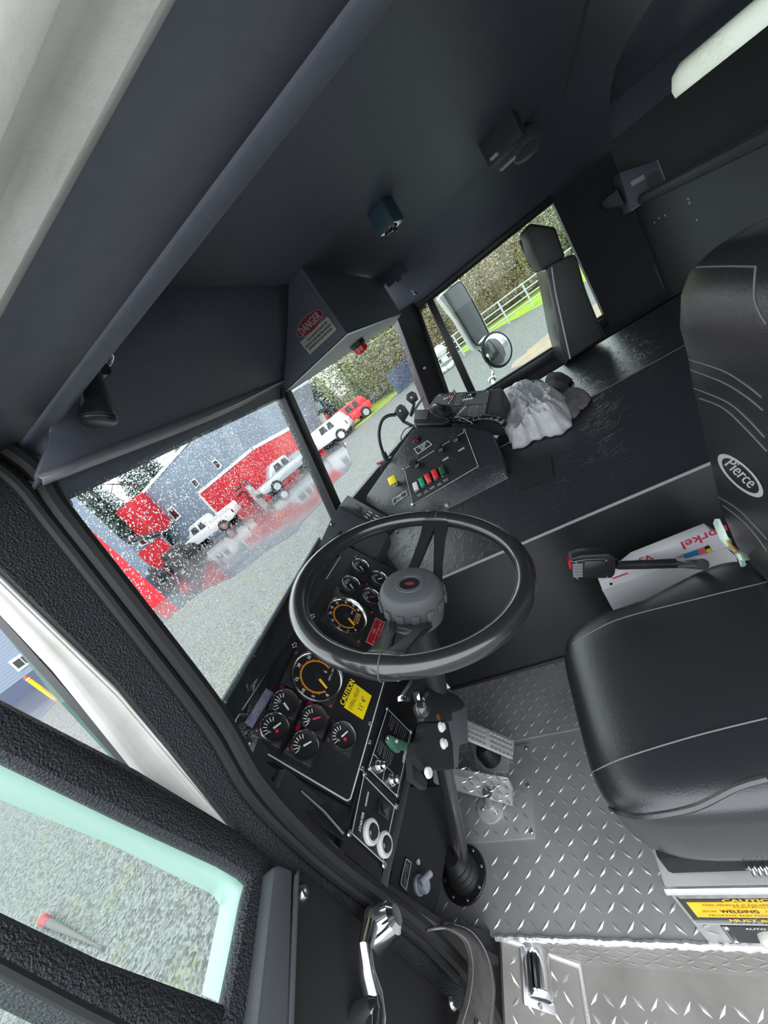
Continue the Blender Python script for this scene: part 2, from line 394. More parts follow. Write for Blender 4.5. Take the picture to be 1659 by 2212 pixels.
# ---- entry step below the floor edge
sw = struct('trim_1', (.2, .3, -1.366))
SZ = -1.366
MB().prism([V(.345, .65, FZ - .001), V(.345, -.9, FZ - .001), V(.345, -.9, SZ), V(.345, .65, SZ)], (.01, 0, 0)).build('riser', 'tread_dirty_shaded', sw)
t_ = MB(); tread(t_, V(.3445, .64, FZ - .008), V(0, -1, 0), V(0, 0, -1), .9, .13)
o = t_.build('tread_pattern', 'tread_raised', sw); o['kind'] = 'stuff'
MB().prism([V(.357, .51, SZ), V(.357, -.9, SZ), V(-.02, -.9, SZ), V(-.02, .51, SZ)], (0, 0, -.012)).build('step_tread', 'tread_dirty_shaded', sw)
t_ = MB(); tread(t_, V(0, .50, SZ), V(1, 0, 0), V(0, -1, 0), .34, .9)
for v in t_.v: v[2] = 2 * SZ - v[2] if v[2] < SZ else v[2]
o = t_.build('tread_pattern', 'tread_raised', sw); o['kind'] = 'stuff'
EPN = unit(V(0, -.146, .125)); EPO = V(0, .63, FZ)          # sloping front end of the step
MB().prism([V(.345, .63, FZ), V(.02, .63, FZ), V(-.02, .505, SZ), V(.345, .505, SZ)], -EPN * .012).build('step_end_panel', 'tread_dirty_shaded', sw)
t_ = MB(); tread(t_, V(.33, .622, FZ - .009), V(-1, 0, 0), V(0, -.125, -.146), .34, .185)
for v in t_.v: v -= EPN * 0 if np.dot(v - EPO, EPN) > 0 else EPN * 2 * np.dot(v - EPO, EPN)
o = t_.build('tread_pattern', 'tread_raised', sw); o['kind'] = 'stuff'
MB().tube([V(.344, .628, FZ), V(.344, .505, SZ)], .006, 8).tube([V(.35, .505, SZ + .003), V(0, .505, SZ + .003)], .005, 8).build('weld_bead', 'weld', sw)
MB().prism([ay(px, py, .66) for px, py in ((960, 1990), (1082, 2015), (1100, 2330), (860, 2330))], (0, .02, 0)).build('rocker_panel', 'black_matte', sw)
# ---- walls and roof
wr = struct('wall_right', (XR, 0, -.5))
def wallp(pts, name='wall_panel', m='liner', th=.05): return MB().prism([V(XR, y, z) for y, z in pts], (th, 0, 0)).build(name, m, wr)
T0 = .085; B0 = -.535                                   # window opening
wallp([(.6, B0), (-.78, B0), (-.78, FZ), (.6, FZ)])
wallp([(.36, .36), (.303, .36), (.303, T0), (.445, B0), (.55, B0)], 'front_pillar')
wallp([(.303, .36), (-.78, .36), (-.78, T0), (.303, T0)], 'header')
wallp([(-.5, T0), (-.78, T0), (-.78, B0), (-.5, B0)], 'rear_pillar')
RW = [(-1.05, .10), (-1.045, .13), (-1.06, .175), (-1.10, .20), (-1.8, .205), (-1.8, .09)]
wallp([(-.78, .36), (-2.2, .36), (-2.2, .206), (-1.8, .205), (-1.10, .20), (-1.06, .175), (-1.045, .13), (-.78, .13)], 'crew_wall_upper', 'headliner')
wallp([(-.78, .13), (-1.045, .13), (-1.05, .10), (-1.8, .09), (-2.2, .09), (-2.2, FZ), (-.78, FZ)], 'crew_wall_lower', 'wall_grey')
wallp([(-1.8, .206), (-2.2, .206), (-2.2, .09), (-1.8, .09)], 'crew_wall_rear')
# raised rib on the rear pillar and recess line on the wall, sill rail with a screw
MB().prism([V(XR - .02, .44, B0 - .005), V(XR - .02, -.5, B0 - .005), V(XR - .02, -.5, B0 - .06), V(XR - .02, .44, B0 - .06)], (.03, 0, 0)).build('window_sill', 'black', wr, bevel=.004)
screw(MB(), ax(1124, 820, XR - .021), V(-1, 0, 0), .009, .006).build('screw', 'chrome', wr)
MB().prism([V(XR - .012, .30, T0 + .03), V(XR - .012, -.5, T0 + .03), V(XR - .012, -.5, T0 + .004), V(XR - .012, .30, T0 + .004)], (.02, 0, 0)).build('window_header', 'black', wr, bevel=.003)
# side windows: vent and main pane with the divider between
w3 = struct('window_3', (XR, .3, B0))
MB().prism([V(XR + .02, .303, T0), V(XR + .02, .232, T0), V(XR + .02, .303, B0), V(XR + .02, .445, B0)], (.005, 0, 0)).build('pane', 'side_glass', w3)
MB().prism([V(XR - .008, .205, T0), V(XR - .008, .246, T0), V(XR - .008, .318, B0), V(XR - .008, .272, B0)], (.045, 0, 0)).build('divider_bar', 'black', w3, bevel=.004)
fr = [V(XR + .0, .300, T0 - .003), V(XR + .0, .250, T0 - .003)]
MB().tube([V(XR + .005, .305, T0), V(XR + .005, .443, B0)], .009, 8).build('gasket', 'rubber', w3)
MB().prism([V(XR - .01, .30, T0), V(XR - .01, .26, T0), V(XR - .01, .258, T0 - .022), V(XR - .01, .285, T0 - .016), V(XR - .01, .305, T0 - .03)], (.02, 0, 0)).build('latch', 'black', w3)
w4 = struct('window_4', (XR, 0, B0))
MB().prism([V(XR + .02, .22, T0), V(XR + .02, -.5, T0), V(XR + .02, -.5, B0), V(XR + .02, .29, B0)], (.005, 0, 0)).build('pane', 'side_glass', w4)
MB().tube([V(XR + .004, .205, T0), V(XR + .004, -.5, T0)], .007, 8).tube([V(XR + .004, .272, B0), V(XR + .004, -.5, B0)], .008, 8).build('gasket', 'rubber', w4)
MB().box(V(XR + .03, -.1, B0 - .012), (.014, .4, .006)).build('outer_sill', 'chrome', w4)
w5 = struct('window_5', (XR, -1.4, .1))
MB().prism([V(XR + .02, y, z) for y, z in RW], (.006, 0, 0)).build('pane', 'fog_glass', w5)
# bulkhead behind the seats and the crew area behind it
wb = struct('wall_back', (1.4, -.78, FZ))
MB().prism([V(.2, -.78, -.155), V(XR, -.78, -.15), V(XR, -.78, FZ), V(.2, -.78, FZ)], (0, -.06, 0)).build('bulkhead', 'wall_grey', wb, bevel=.01)
MB().tube([V(.2, -.785, -.155), V(XR, -.785, -.15)], .022, 10).build('top_rail', 'wall_grey', wb)
for px, py in ((1487, 430), (1490, 438), (1506, 475), (1424, 471), (1414, 480), (1437, 465)):
    screw(MB(), ay(px, py, -.7795), V(0, 1, 0), .005, .003).build('screw', 'text_grey', wb)
MB().prism([ay(1396, 552, -.7785), ay(1404, 548, -.7785), ay(1437, 622, -.7785), ay(1430, 626, -.7785)], (0, .008, 0)).build('grip_strip', 'wall_grey', wb)
MB().box(V(1.3, -2.22, -.4), (1.4, .02, .9)).build('rear_panel', 'headliner', wb)
wl = struct('wall_left', (.2, -1.6, FZ))
MB().box(V(.18, -1.6, -.4), (.02, .62, .85)).build('wall_panel', 'headliner', wl)
# ---- ceiling: flat field, side coves, door header, gutter
ce = struct('ceiling', (1.4, -.5, .33))
def yloft(profile, y0, y1, name, m, th=None):
    mb = MB(); mb.sheet([[V(x, y0, z) for x, z in profile], [V(x, y1, z) for x, z in profile]])
    return mb.build(name, m, ce, sharp=25, solid=.004)
cove = [(.395, .19), (.43, .225), (.48, .262), (.55, .295), (.63, .318), (.73, .33), (1.3, .334), (2.1, .332), (2.25, .318), (2.37, .285), (2.46, .23), (2.52, .16), (XR, .10)]
yloft(cove, .44, -.80, 'headliner_field', 'headliner')
yloft(cove[:7] + [(2.3, .332), (2.42, .325), (2.5, .30), (XR, .25)], -.80, -2.22, 'headliner_rear', 'headliner')
yloft([(.245, .178), (.30, .176), (.352, .178)], .60, -2.2, 'door_header', 'headliner')
MB().tube([ay(130, 1100, .545), ay(90, 1045, .55), ay(55, 985, .55), V(.375, .52, .186), V(.374, .42, .188), V(.374, .3, .188), V(.374, -2.2, .188)], [.015, .018, .02, .019, .019, .019, .019], 12).build('headliner_rail', 'headliner', ce)
MB().tube([V(.400, .55, .198), V(.400, -2.2, .198)], .0022, 6).tube([V(.411, .55, .208), V(.411, -2.2, .208)], .0022, 6).build('piping', 'headliner', ce)
g_ = [(.03, .345), (.045, .30), (.06, .272), (.095, .266), (.112, .255), (.122, .225), (.14, .214), (.168, .213), (.183, .204), (.193, .187), (.205, .182), (.222, .186), (.231, .172), (.245, .178), (.25, .20)]
yloft(g_, .62, -2.2, 'roof_gutter', 'white_paint')
MB().box(V(1.45, -.75, .40), (1.2, 1.75, .03)).build('roof_skin', 'white_paint', ce)
MB().tube([ap(px, py, V(1, 0, .331), V(0, 0, 1)) for px, py in ((1272, 0), (1250, 90), (1226, 180), (1204, 250))], .003, 6).build('seam', 'wall_grey', ce)
# ---- windshield opening: V shaped, two flat panes
TL, TC, TR = V(.31, .51, .10), V(1.40, .748, .108), V(2.50, .40, .08)
BL, BC, BR = V(.25, .66, -.40), V(1.40, .905, -.41), V(2.52, .545, -.42)
def pane(n, a, b, c, d, nm):
    w = struct(nm, c); nn = unit(np.cross(b - a, d - a)); nn = nn if nn[1] > 0 else -nn
    MB().prism([a, b, c, d], nn * .005).build('pane', 'windshield', w); return w, nn
w1, n1 = pane(0, TL, TC, BC, BL, 'window_1')
w2, n2 = pane(0, TC, TR, BR, BC, 'window_2')
def drops(w, nn, a, b, c, d, cnt, seed, wipe):
    rd = random.Random(seed); mb = MB(); u = unit(b - a); v = unit(np.cross(nn, u)); k = 0
    while k < cnt:
        s, t = rd.random(), rd.random() ** 1.15
        p = (a * (1 - s) + b * s) * (1 - t) + (d * (1 - s) + c * s) * t
        if wipe and t > wipe + .15 * math.sin(3 * s): 
            if rd.random() > .12: continue
        r = rd.choice((.0005, .0007, .0008, .0010, .0015)) * rd.uniform(.8, 1.2); el = rd.uniform(.9, 1.35)
        p = p + nn * .005; m = 8; vs = []
        for hh, rr2 in ((0, 1), (.38, .82), (.62, .4)):
            for q in range(m):
                an = 2 * math.pi * q / m; vs.append(p + nn * r * hh + r * rr2 * (math.cos(an) * u + el * math.sin(an) * v))
        vs.append(p + nn * r * .68)
        fs = [[i * m + q, i * m + (q + 1) % m, (i + 1) * m + (q + 1) % m, (i + 1) * m + q] for i in range(2) for q in range(m)] + [[2 * m + q, 2 * m + (q + 1) % m, 3 * m] for q in range(m)] + [list(range(m))[::-1]]
        mb.add(vs, fs, True); k += 1
    o = mb.build('raindrops', 'drop', w); o['kind'] = 'stuff'
drops(w1, n1, TL, TC, BC, BL, 17000, 1, .62)
drops(w2, n2, TC, TR, BR, BC, 10000, 2, .55)
# centre post
R_ = unit(TC - BC); side = V(1, 0, 0); dep = unit(np.cross(R_, side))
cpost = struct('trim_2', BC)
def bar(a, b, w, d, off=0):
    q = [(-w, -d), (-w * .6, -d * 1.25), (w * .6, -d * 1.25), (w, -d), (w, d), (-w, d)]
    return MB().loft([[p + side * i + dep * (j + off) for i, j in q] for p in (a, b)])
bar(BC - R_ * .06, TC + R_ * .03, .030, .022).build('post_cover', 'black', cpost, bevel=.004)
MB().tube([BC + V(-.031, -.02, 0), TC + V(-.031, -.02, 0)], .005, 8).build('gasket', 'rubber', cpost)
MB().tube([BC + V(.031, -.02, 0), TC + V(.031, -.02, 0)], .005, 8).build('gasket', 'rubber', cpost)
# passenger A pillar
apr = struct('trim_3', (2.5, .45, -.4))
rc = [ax(884, 742, 2.46), ax(905, 790, 2.46), ax(927, 850, 2.46), ax(950, 905, 2.46)]
MB().loft([[V(2.37, .40, .13), V(2.56, .29, .13), V(2.56, .31, .16), V(2.55, .46, .16)],
           [V(2.425, .447, -.04), V(2.56, .335, -.04), V(2.57, .36, -.04), V(2.55, .50, -.04)],
           [V(2.44, .49, -.2), V(2.56, .37, -.2), V(2.57, .40, -.2), V(2.56, .55, -.2)],
           [V(2.44, .545, -.46), V(2.56, .43, -.46), V(2.57, .46, -.46), V(2.57, .61, -.46)]]).build('pillar_cover', 'black', apr, sharp=20)
screw(MB(), ax(917, 795, 2.445), V(-1, -.5, 0), .008, .004).build('screw', 'steel', apr)
MB().tube([V(2.425, .44, -.02), V(2.436, .485, -.2), V(2.436, .54, -.44)], .006, 8).build('gasket', 'rubber', apr)
# cowl below the windshield (outside front wall)
wf = struct('wall_front', (1.4, .9, FZ))
MB().prism([BL + V(0, 0, .0), BC, BR, V(2.6, .70, FZ), V(1.4, .95, FZ), V(.25, .89, FZ)], (0, .03, 0)).build('front_panel', 'liner', wf)

# ---- front header over the windshield
hd = struct('trim_4', (1, .5, .2))
lipL, lipM, lipR = V(.325, .50, .127), V(.575, .555, .137), V(1.385, .70, .147)
crL, crM, crR = V(.40, .455, .26), V(.67, .45, .332), V(1.30, .43, .335)
g = []
for i in range(13):
    t = i / 12
    def q3(a, b, c): return a * (1 - t) ** 2 + 2 * b * t * (1 - t) + c * t * t
    up = q3(V(.40, .46, .20), V(.62, .44, .40), V(1.30, .43, .335)); lo = lipL * (1 - t) + lipR * t + V(0, 0, .004 * math.sin(math.pi * t))
    g.append([up, up * .66 + lo * .34 + V(0, -.006, 0), up * .33 + lo * .67 + V(0, -.010, 0), lo + V(0, -.004, .004), lo, lo + V(0, .03, -.004)])
MB().sheet(g).build('header_face', 'headliner', hd, solid=.004)
# light strip along the lip (clear visor edge)
vl = []
for i in range(21):
    t = i / 20; p = lipL * (1 - t) + lipR * t; sg = math.sin(math.pi * min(1, t * 1.05)) ** 1.2
    vl.append([p + V(0, -.006, .004), p + V(0, -.010, -.004 - .008 * sg), p + V(0, -.002, -.008 - .012 * sg)])
MB().sheet(vl).build('visor_edge', 'visor_lens', hd, solid=.002)
MB().prism([lipL + V(.005, .01, 0), lipR + V(0, .01, 0), TC + V(0, .01, -.004), TL + V(.025, .02, -.002)], (0, .012, .01)).build('header_underside', 'headliner', hd)
# overhead box on the passenger side
ob = struct('trim_5', (1.8, .4, .115))
K, Rr, L_ = V(1.262, .366, .115), V(2.37, .372, .117), V(1.385, .735, .113)
MB().prism([L_, K, K + V(0, 0, .225), V(1.385, .735, .34)], (.012, 0, 0)).build('side_face', 'headliner', ob)
MB().prism([K, Rr, Rr + V(0, 0, .2), K + V(0, 0, .225)], (0, .012, 0)).build('rear_face', 'headliner', ob)
MB().prism([L_, K, Rr, V(2.40, .43, .10), TC + V(.0, .0, 0)], (0, 0, .008)).build('underside', 'under_lit', ob)
MB().tube([L_, K, Rr], .0035, 6).build('edge_trim', 'steel', ob)
# ---- driver side A pillar, leaning inwards above the belt line
PY = .53
pilr = struct('trim_6', ay(560, 1700, PY))
inner = [(-160, 860), (40, 975), (75, 1015), (130, 1090), (480, 1530), (560, 1690), (760, 1900), (925, 2010), (1030, 2120), (1085, 2230), (1085, 2330)]
outer = [(960, 2330), (930, 2200), (600, 1895), (525, 1825), (505, 1783), (250, 1468), (0, 1225), (-160, 1060)]
pts = [ay(px, py, PY) for px, py in inner + outer]
MB().prism(pts, (0, .012, 0)).build('pillar_cover', 'liner', pilr)
def pxpath(ps, f, n=6):
    P = [np.array(p, float) for p in ps]; out = []
    for i in range(len(P) - 1):
        p0 = P[max(i - 1, 0)]; p1, p2 = P[i], P[i + 1]; p3 = P[min(i + 2, len(P) - 1)]
        for k in range(n):
            t = k / n; out.append(.5 * ((2 * p1) + (-p0 + p2) * t + (2 * p0 - 5 * p1 + 4 * p2 - p3) * t * t + (-p0 + 3 * p1 - 3 * p2 + p3) * t ** 3))
    out.append(P[-1]); return [f(*p) for p in out]
MB().tube(pxpath([(-160, 870), (60, 1000), (130, 1100), (310, 1330), (470, 1540), (560, 1690), (690, 1830), (830, 1940), (930, 2020), (1020, 2120), (1075, 2230), (1080, 2330)], lambda x, y: ay(x, y, PY - .012)), .0125, 10).build('door_seal', 'rubber', pilr)
MB().tube(pxpath([(-160, 905), (20, 1030), (110, 1135), (290, 1365), (450, 1575), (540, 1720), (670, 1850), (805, 1955), (905, 2030), (985, 2110)], lambda x, y: ay(x, y, PY - .008)), .0085, 10).build('door_seal', 'rubber', pilr)
MB().prism([ay(px, py, .545) for px, py in ((-160, 1060), (0, 1222), (250, 1465), (530, 1790), (600, 1860), (470, 1810), (330, 1690), (130, 1440), (0, 1300), (-160, 1150))], (0, .025, 0)).build('pillar_skin', 'white_paint', pilr, bevel=.006, seg=3)
for k, dx in ((0, 22), (1, 34)):
    MB().tube([ay(px, py + dx, .543) for px, py in ((-160, 1075), (0, 1230), (250, 1473), (500, 1765))], .003, 6).build('drip_bead', 'white_paint', pilr)
MB().prism([ay(px, py, .575) for px, py in ((-160, 1130), (0, 1285), (130, 1425), (330, 1675), (345, 1700), (285, 1655), (130, 1475), (0, 1330), (-160, 1175))], (0, .02, 0)).build('glass_gasket', 'rubber', pilr)
MB().prism([ay(px, py, .60) for px, py in ((-160, 1170), (0, 1325), (130, 1470), (290, 1655), (310, 1690), (276, 1662), (122, 1494), (0, 1340), (-160, 1182))], (0, .012, 0)).build('glass_edge', 'green_edge', pilr)
rd = random.Random(5); mb = MB()
for _ in range(160):
    t = rd.random(); e = rd.uniform(.05, .95)
    a = np.array([0, 1290]) * (1 - t) + np.array([330, 1680]) * t; b = np.array([0, 1330]) * (1 - t) + np.array([290, 1655]) * t
    p = a * (1 - e) + b * e; mb.lathe([(.0012 * rd.uniform(.6, 1.4), 0), (.0008, .0008), (0, .001)], ay(p[0], p[1], .5745), V(0, -1, 0), 6)
o = mb.build('raindrops', 'drop', pilr); o['kind'] = 'stuff'

# ================================================================== DRIVER DOOR (swung open)
HD = V(.175, .53, 0); DU = unit(V(-.909, -.418, 0)); DN = unit(V(.418, -.909, 0))      # DN points at the cab side
def ad(px, py, off=0): return ap(px, py, HD + DN * off, DN)
dr = struct('door_1', ad(700, 2100))
OUT = -DN
def dpan(ps, off, th, name, m, bevel=0): return MB().prism([ad(px, py, off) for px, py in ps], OUT * th).build(name, m, dr, bevel=bevel)
dpan([(-260, 1350), (0, 1500), (300, 1657), (520, 1792), (575, 1838), (600, 1872), (560, 1910), (535, 1885), (490, 1858), (300, 1768), (0, 1618), (-260, 1490)], .012, .02, 'front_stile', 'liner', .008)
dpan([(560, 1850), (600, 1868), (640, 1870), (622, 2330), (470, 2330), (496, 2165), (540, 1925), (548, 1895)], .012, .02, 'sill_rail', 'liner', .008)
dpan([(593, 1872), (600, 1866), (633, 1878), (622, 2330), (545, 2330), (556, 2210)], .030, .02, 'sill_ledge', 'grey_sheet', .006)
dpan([(-260, 1835), (0, 1958), (217, 2063), (505, 2170), (495, 2330), (270, 2215), (182, 2172), (0, 2076), (-260, 1945)], .006, .04, 'window_bar', 'liner', .006)
# white outer skin around the glass, seen through the green pane
_o = [(-260, 1500), (0, 1625), (300, 1772), (495, 1862), (545, 1908), (498, 2176)]; _i = [(-260, 1595), (0, 1722), (243, 1820), (461, 1928), (478, 1955), (439, 2150)]
MB().sheet([[ad(*p, -.024) for p in _o], [ad(*p, -.085) for p in _i]], False).build('outer_reveal', 'mint', dr, solid=.004)
dpan([(-260, 1500), (0, 1625), (300, 1775), (500, 1866), (545, 1905), (500, 2172), (0, 1970), (-260, 1850)], -.02, .005, 'window_pane', 'door_glass')
dpan([(-260, 1930), (0, 2065), (180, 2160), (300, 2235), (300, 2400), (-260, 2400)], -.02, .005, 'window_pane', 'door_glass')
def dtube(ps, off, r, name, m): return MB().tube(pxpath(ps, lambda x, y: ad(x, y, off), 5), r, 8).build(name, m, dr)
dtube([(-260, 1500), (0, 1626), (300, 1774), (480, 1858), (528, 1890), (540, 1922), (522, 2040), (497, 2165)], .0, .0055, 'window_gasket', 'rubber')
dtube([(-260, 1512), (0, 1637), (300, 1784), (475, 1868), (518, 1896), (530, 1925), (512, 2040), (490, 2150)], -.006, .003, 'window_channel', 'copper')
dtube([(-260, 1945), (0, 2083), (180, 2178), (270, 2222)], .0, .005, 'window_gasket', 'rubber')
# inner panel below the belt line
dpan([(636, 1880), (660, 1878), (985, 2165), (1010, 2215), (1030, 2420), (600, 2420)], .022, .05, 'inner_panel', 'black_matte', .006)
MB().prism([ad(640, 1880, .026), ad(632, 1895, .026), ad(612, 2330, .026), ad(622, 2330, .026)], DN * .006).build('panel_edge', 'grey_sheet', dr, bevel=.002)
for px, py, r in ((652, 1930, .009), (975, 2168, .009), (1010, 2162, .010)):
    screw(MB(), ad(px, py, .022), DN, r, .006).build('panel_screw', 'steel', dr)
# window crank
cr_ = MB().lathe([(.024, 0), (.026, .004), (.022, .02), (.019, .036), (.012, .042), (0, .043)], ad(806, 2012, .022), DN, 20).build('window_crank', 'chrome', dr)
P0 = ad(792, 2018, .05)
path = [ad(798, 2005, .055), ad(786, 2050, .06), ad(792, 2100, .055), ad(806, 2150, .05), ad(812, 2205, .05), ad(808, 2280, .05)]
MB().tube(path, [.011, .009, .010, .012, .012, .010], 12).build('crank_arm', 'chrome', cr_)
MB().lathe([(.010, 0), (.014, .006), (.014, .03), (.008, .036), (0, .037)], ad(765, 2205, .022), DN, 16).build('lock_knob', 'chrome', dr)

# check strap between door and pillar
sp = [(930, 2012), (975, 2012), (1000, 2040), (1010, 2090), (1012, 2140), (1000, 2190), (985, 2230)]
g = []
for i, (px, py) in enumerate(sp):
    a = ay(px, py, .50 - .012 * i); g.append([a + V(-.008, 0, -.018), a, a + V(.030, .0, .004)])
gw = []
left = [(922, 2010), (960, 2005), (1000, 2030), (1012, 2085), (1004, 2150), (985, 2212), (970, 2260)]
right = [(985, 1995), (1025, 2015), (1055, 2065), (1068, 2130), (1066, 2180), (1062, 2225), (1060, 2270)]
_yk = (.505, .50, .49, .475, .46, .45, .445)
for a, b, yk in zip(pxpath(left, lambda x, y: (x, y), 5), pxpath(right, lambda x, y: (x, y), 5), np.interp(np.linspace(0, 6, 31), range(7), _yk)):
    A, B = ay(a[0], a[1], yk), ay(b[0], b[1], yk + .01); gw.append([A, A * .5 + B * .5 + V(0, -.002, 0), B])
strap = thing('door_strap', 'worn grey webbing check strap looped from the sill to the open door', 'strap', ay(1030, 2150, .47))
MB().sheet(gw).build('webbing', 'strap', strap, solid=.003)
for f_ in (.12, .88):
    MB().tube([r[0] * (1 - f_) + r[2] * f_ + V(0, -.0022, 0) for r in gw], .0009, 5).build('stitching', 'grey_handle', strap)
screw(MB(), gw[25][1] + V(0, -.002, 0), V(0, -1, 0), .008, .004).build('rivet', 'steel', strap)

# ================================================================== ENGINE COVER
ec = thing('engine_cover', 'black vinyl padded engine cover between the two seats', 'engine cover', (1.6, 0, FZ))
s0, s1, s2 = V(1.065, 0, -.697), V(1.6, 0, -.572), V(2.25, 0, -.572)
def yy(p, y): return V(p[0], y, p[2])
MB().prism([V(1.065, .80, FZ + .003), V(1.065, -.775, FZ + .003), yy(s0, -.775), yy(s0, .80)], (.02, 0, 0)).build('side_panel', 'vinyl_plain', ec)
sA = s0 + (s1 - s0) * .006
MB().prism([yy(sA, .80), yy(sA, -.775), yy(s1, -.775), yy(s1, .80)], (0, 0, -.02)).build('sloping_top', 'vinyl', ec)
MB().prism([yy(s1, .7), yy(s1, -.775), yy(s2, -.775), yy(s2, .7)], (0, 0, -.02)).build('flat_top', 'vinyl', ec)
MB().prism([yy(s2, .5), yy(s2, -.775), V(2.25, -.775, FZ), V(2.25, .5, FZ)], (-.02, 0, 0)).build('far_panel', 'vinyl_plain', ec)
MB().tube([yy(s0, .80) + V(-.001, 0, .003), yy(s0, -.775) + V(-.001, 0, .003)], .0045, 8).build('edge_welt', 'text_grey', ec)
MB().tube([yy(s1, .7), yy(s1, -.775)], .003, 8).build('edge_crease', 'vinyl_plain', ec)
nsl = unit(np.cross(V(0, 1, 0), s1 - s0)); nsl = nsl if nsl[2] > 0 else -nsl
vq = [ap(px, py, s0, nsl) for px, py in ((1112, 1003), (1190, 985), (1197, 1030), (1120, 1062))]
MB().prism(vq, nsl * .003).build('hook_patch', 'carpet', ec)
for px, py in ((1043, 1474), (1182, 1436), (1110, 1452)):
    screw(MB(), ax(px, py, 1.0645), V(-1, 0, 0), .005, .003).build('screw', 'steel', ec)
MB().tube([V(1.063, .80, FZ + .012), V(1.063, -.5, FZ + .012)], .008, 6).build('floor_trim', 'rubber', ec)

# ================================================================== DASHBOARD AND INSTRUMENT PANEL
PP = V(.54, .67, -.464); PN = unit(V(0, -.886, .464)); PU = V(1, 0, 0); PV = unit(V(0, .464, .886))
def pp(px, py, off=0): return ap(px, py, PP + PN * off, PN)
db = thing('dashboard', 'black padded dashboard around the driver instrument panel', 'dashboard', (.7, .75, -.9))
NEAR = V(0, .599, -.599); FAR = V(0, .722, -.366)
far_l, far_r = V(.33, .722, -.366), V(1.02, .722, -.366)
# base board behind the panel
cb = [pp(492, 1552, -.004), pp(745, 1190, -.004), V(1.02, .722, -.37), V(1.02, .599, -.603), pp(838, 1462, -.004), pp(760, 1742, -.004), pp(525, 1612, -.004)]
MB().prism(cb, -PN * .03).build('panel_backing', 'panel_black', db)
# top lip running along the glass
lipA = ay(474, 1535, .665); lipB = ay(690, 1165, .80)
MB().prism([pp(488, 1556, .0), pp(742, 1192, .0), lipB, lipA], (0, .004, -.02)).build('top_shelf', 'vinyl_plain', db)
MB().tube([lipA + V(0, 0, .002), lipB + V(0, 0, .002)], .006, 8).build('lip_edge', 'grey_sheet', db)
# end cap on the door side
endp = [pp(525, 1610, -.002), pp(758, 1745, -.002), ay(744, 1822, .585), ay(700, 1790, .60), ay(560, 1668, .66)]
MB().prism(endp, V(.02, .03, -.02)).build('end_cap', 'vinyl_plain', db, bevel=.006)
MB().tube([ay(650, 1708, .615), ay(700, 1752, .60), ay(742, 1800, .585)], .0025, 8).build('end_seam', 'vinyl_plain', db)
MB().prism([ay(px, py, .64) for px, py in ((462, 1526), (500, 1552), (530, 1614), (600, 1665), (570, 1705), (500, 1612))], (0, .015, 0)).build('corner_filler', 'black_matte', db)
MB().box(V(.28, .68, -.60), (.04, .06, .16)).build('end_block', 'black_matte', db)
# lower fascia (vertical strip) and its bottom lip
YS = .60
MB().prism([ay(838, 1462, YS), ay(760, 1742, YS), ay(735, 1835, YS), ay(822, 1905, YS), ay(897, 1580, YS), ay(900, 1470, YS)], (0, .02, 0)).build('lower_fascia', 'panel_black', db)
MB().prism([ay(893, 1570, YS), ay(822, 1880, YS), ay(818, 1935, YS), ay(836, 1930, YS), ay(908, 1600, YS), ay(912, 1560, YS)], (0, .05, 0)).build('bottom_lip', 'vinyl_plain', db, bevel=.004)
MB().prism([ay(735, 1835, YS + .001), ay(700, 1800, YS + .02), ay(760, 1905, YS + .03), ay(825, 1935, YS + .001)], (0, .05, 0)).build('side_filler', 'black_matte', db)
# right hand part of the dash behind the wheel, down to the engine cover
MB().prism([V(1.02, .722, -.366), V(1.36, .80, -.40), V(1.36, .80, -.75), V(1.02, .62, -.75), V(1.02, .599, -.603)], (0, .03, 0)).build('inner_wall', 'vinyl_plain', db)
MB().prism([V(.34, .63, -.61), V(1.06, .63, -.61), V(1.06, .80, -.75), V(.34, .80, -.75)], (0, .01, 0)).build('underside', 'black_matte', db)
# kick panel at the far left, floor to dash
MB().prism([ay(880, 1700, .74), ay(838, 1930, .74), ay(930, 2020, .74), ay(952, 1920, .74), ay(985, 1700, .74)], (0, .02, 0)).build('kick_panel', 'black_matte', db)
MB().prism([V(.30, .72, -.62), V(.30, .86, -.62), V(.30, .86, FZ), V(.30, .64, FZ)], (.012, 0, 0)).build('side_kick', 'black_matte', db)

ip = thing('instrument_panel', 'black driver instrument panel with chrome ringed gauges and white border line', 'instrument panel', pp(640, 1600))
MB().prism([pp(500, 1570, .001), pp(735, 1202, .001), V(1.0, .7205, -.368), V(1.0, .601, -.599), pp(832, 1467, .001), pp(757, 1732, .001), pp(534, 1607, .001)], -PN * .004).build('face_plate', 'panel_black', ip)
mb = MB()
mb.strip([pp(504, 1564), pp(622, 1380), pp(735, 1203)], .0022, PN, .0015)
mb.strip([pp(538, 1606), pp(747, 1729), pp(752, 1729), pp(757, 1725), pp(830, 1469)], .0026, PN, .0015)
mb.build('border_line', 'white_line', ip)
for px, py in ((798, 1563), (798, 1603), (782, 1660), (520, 1539), (600, 1413), (676, 1297)):
    screw(MB(), pp(px, py, .002), PN, .005, .003).build('screw', 'steel' if px > 700 else 'black_gloss', ip)
for px, py, sg in ((675, 1331, 1), (636, 1394, -1)):
    c = pp(px, py, .002); mb = MB()
    s_ = .007
    mb.strip([c + PU * s_ * b * sg + PV * s_ * a for a, b in ((-.4, -1), (.4, -1), (.4, 0), (.9, 0), (0, 1), (-.9, 0), (-.4, 0))], .0012, PN, .0008, True)
    mb.build('turn_arrow', 'text_white', ip)
for px, py in ((770, 1250), (747, 1460)):
    pass
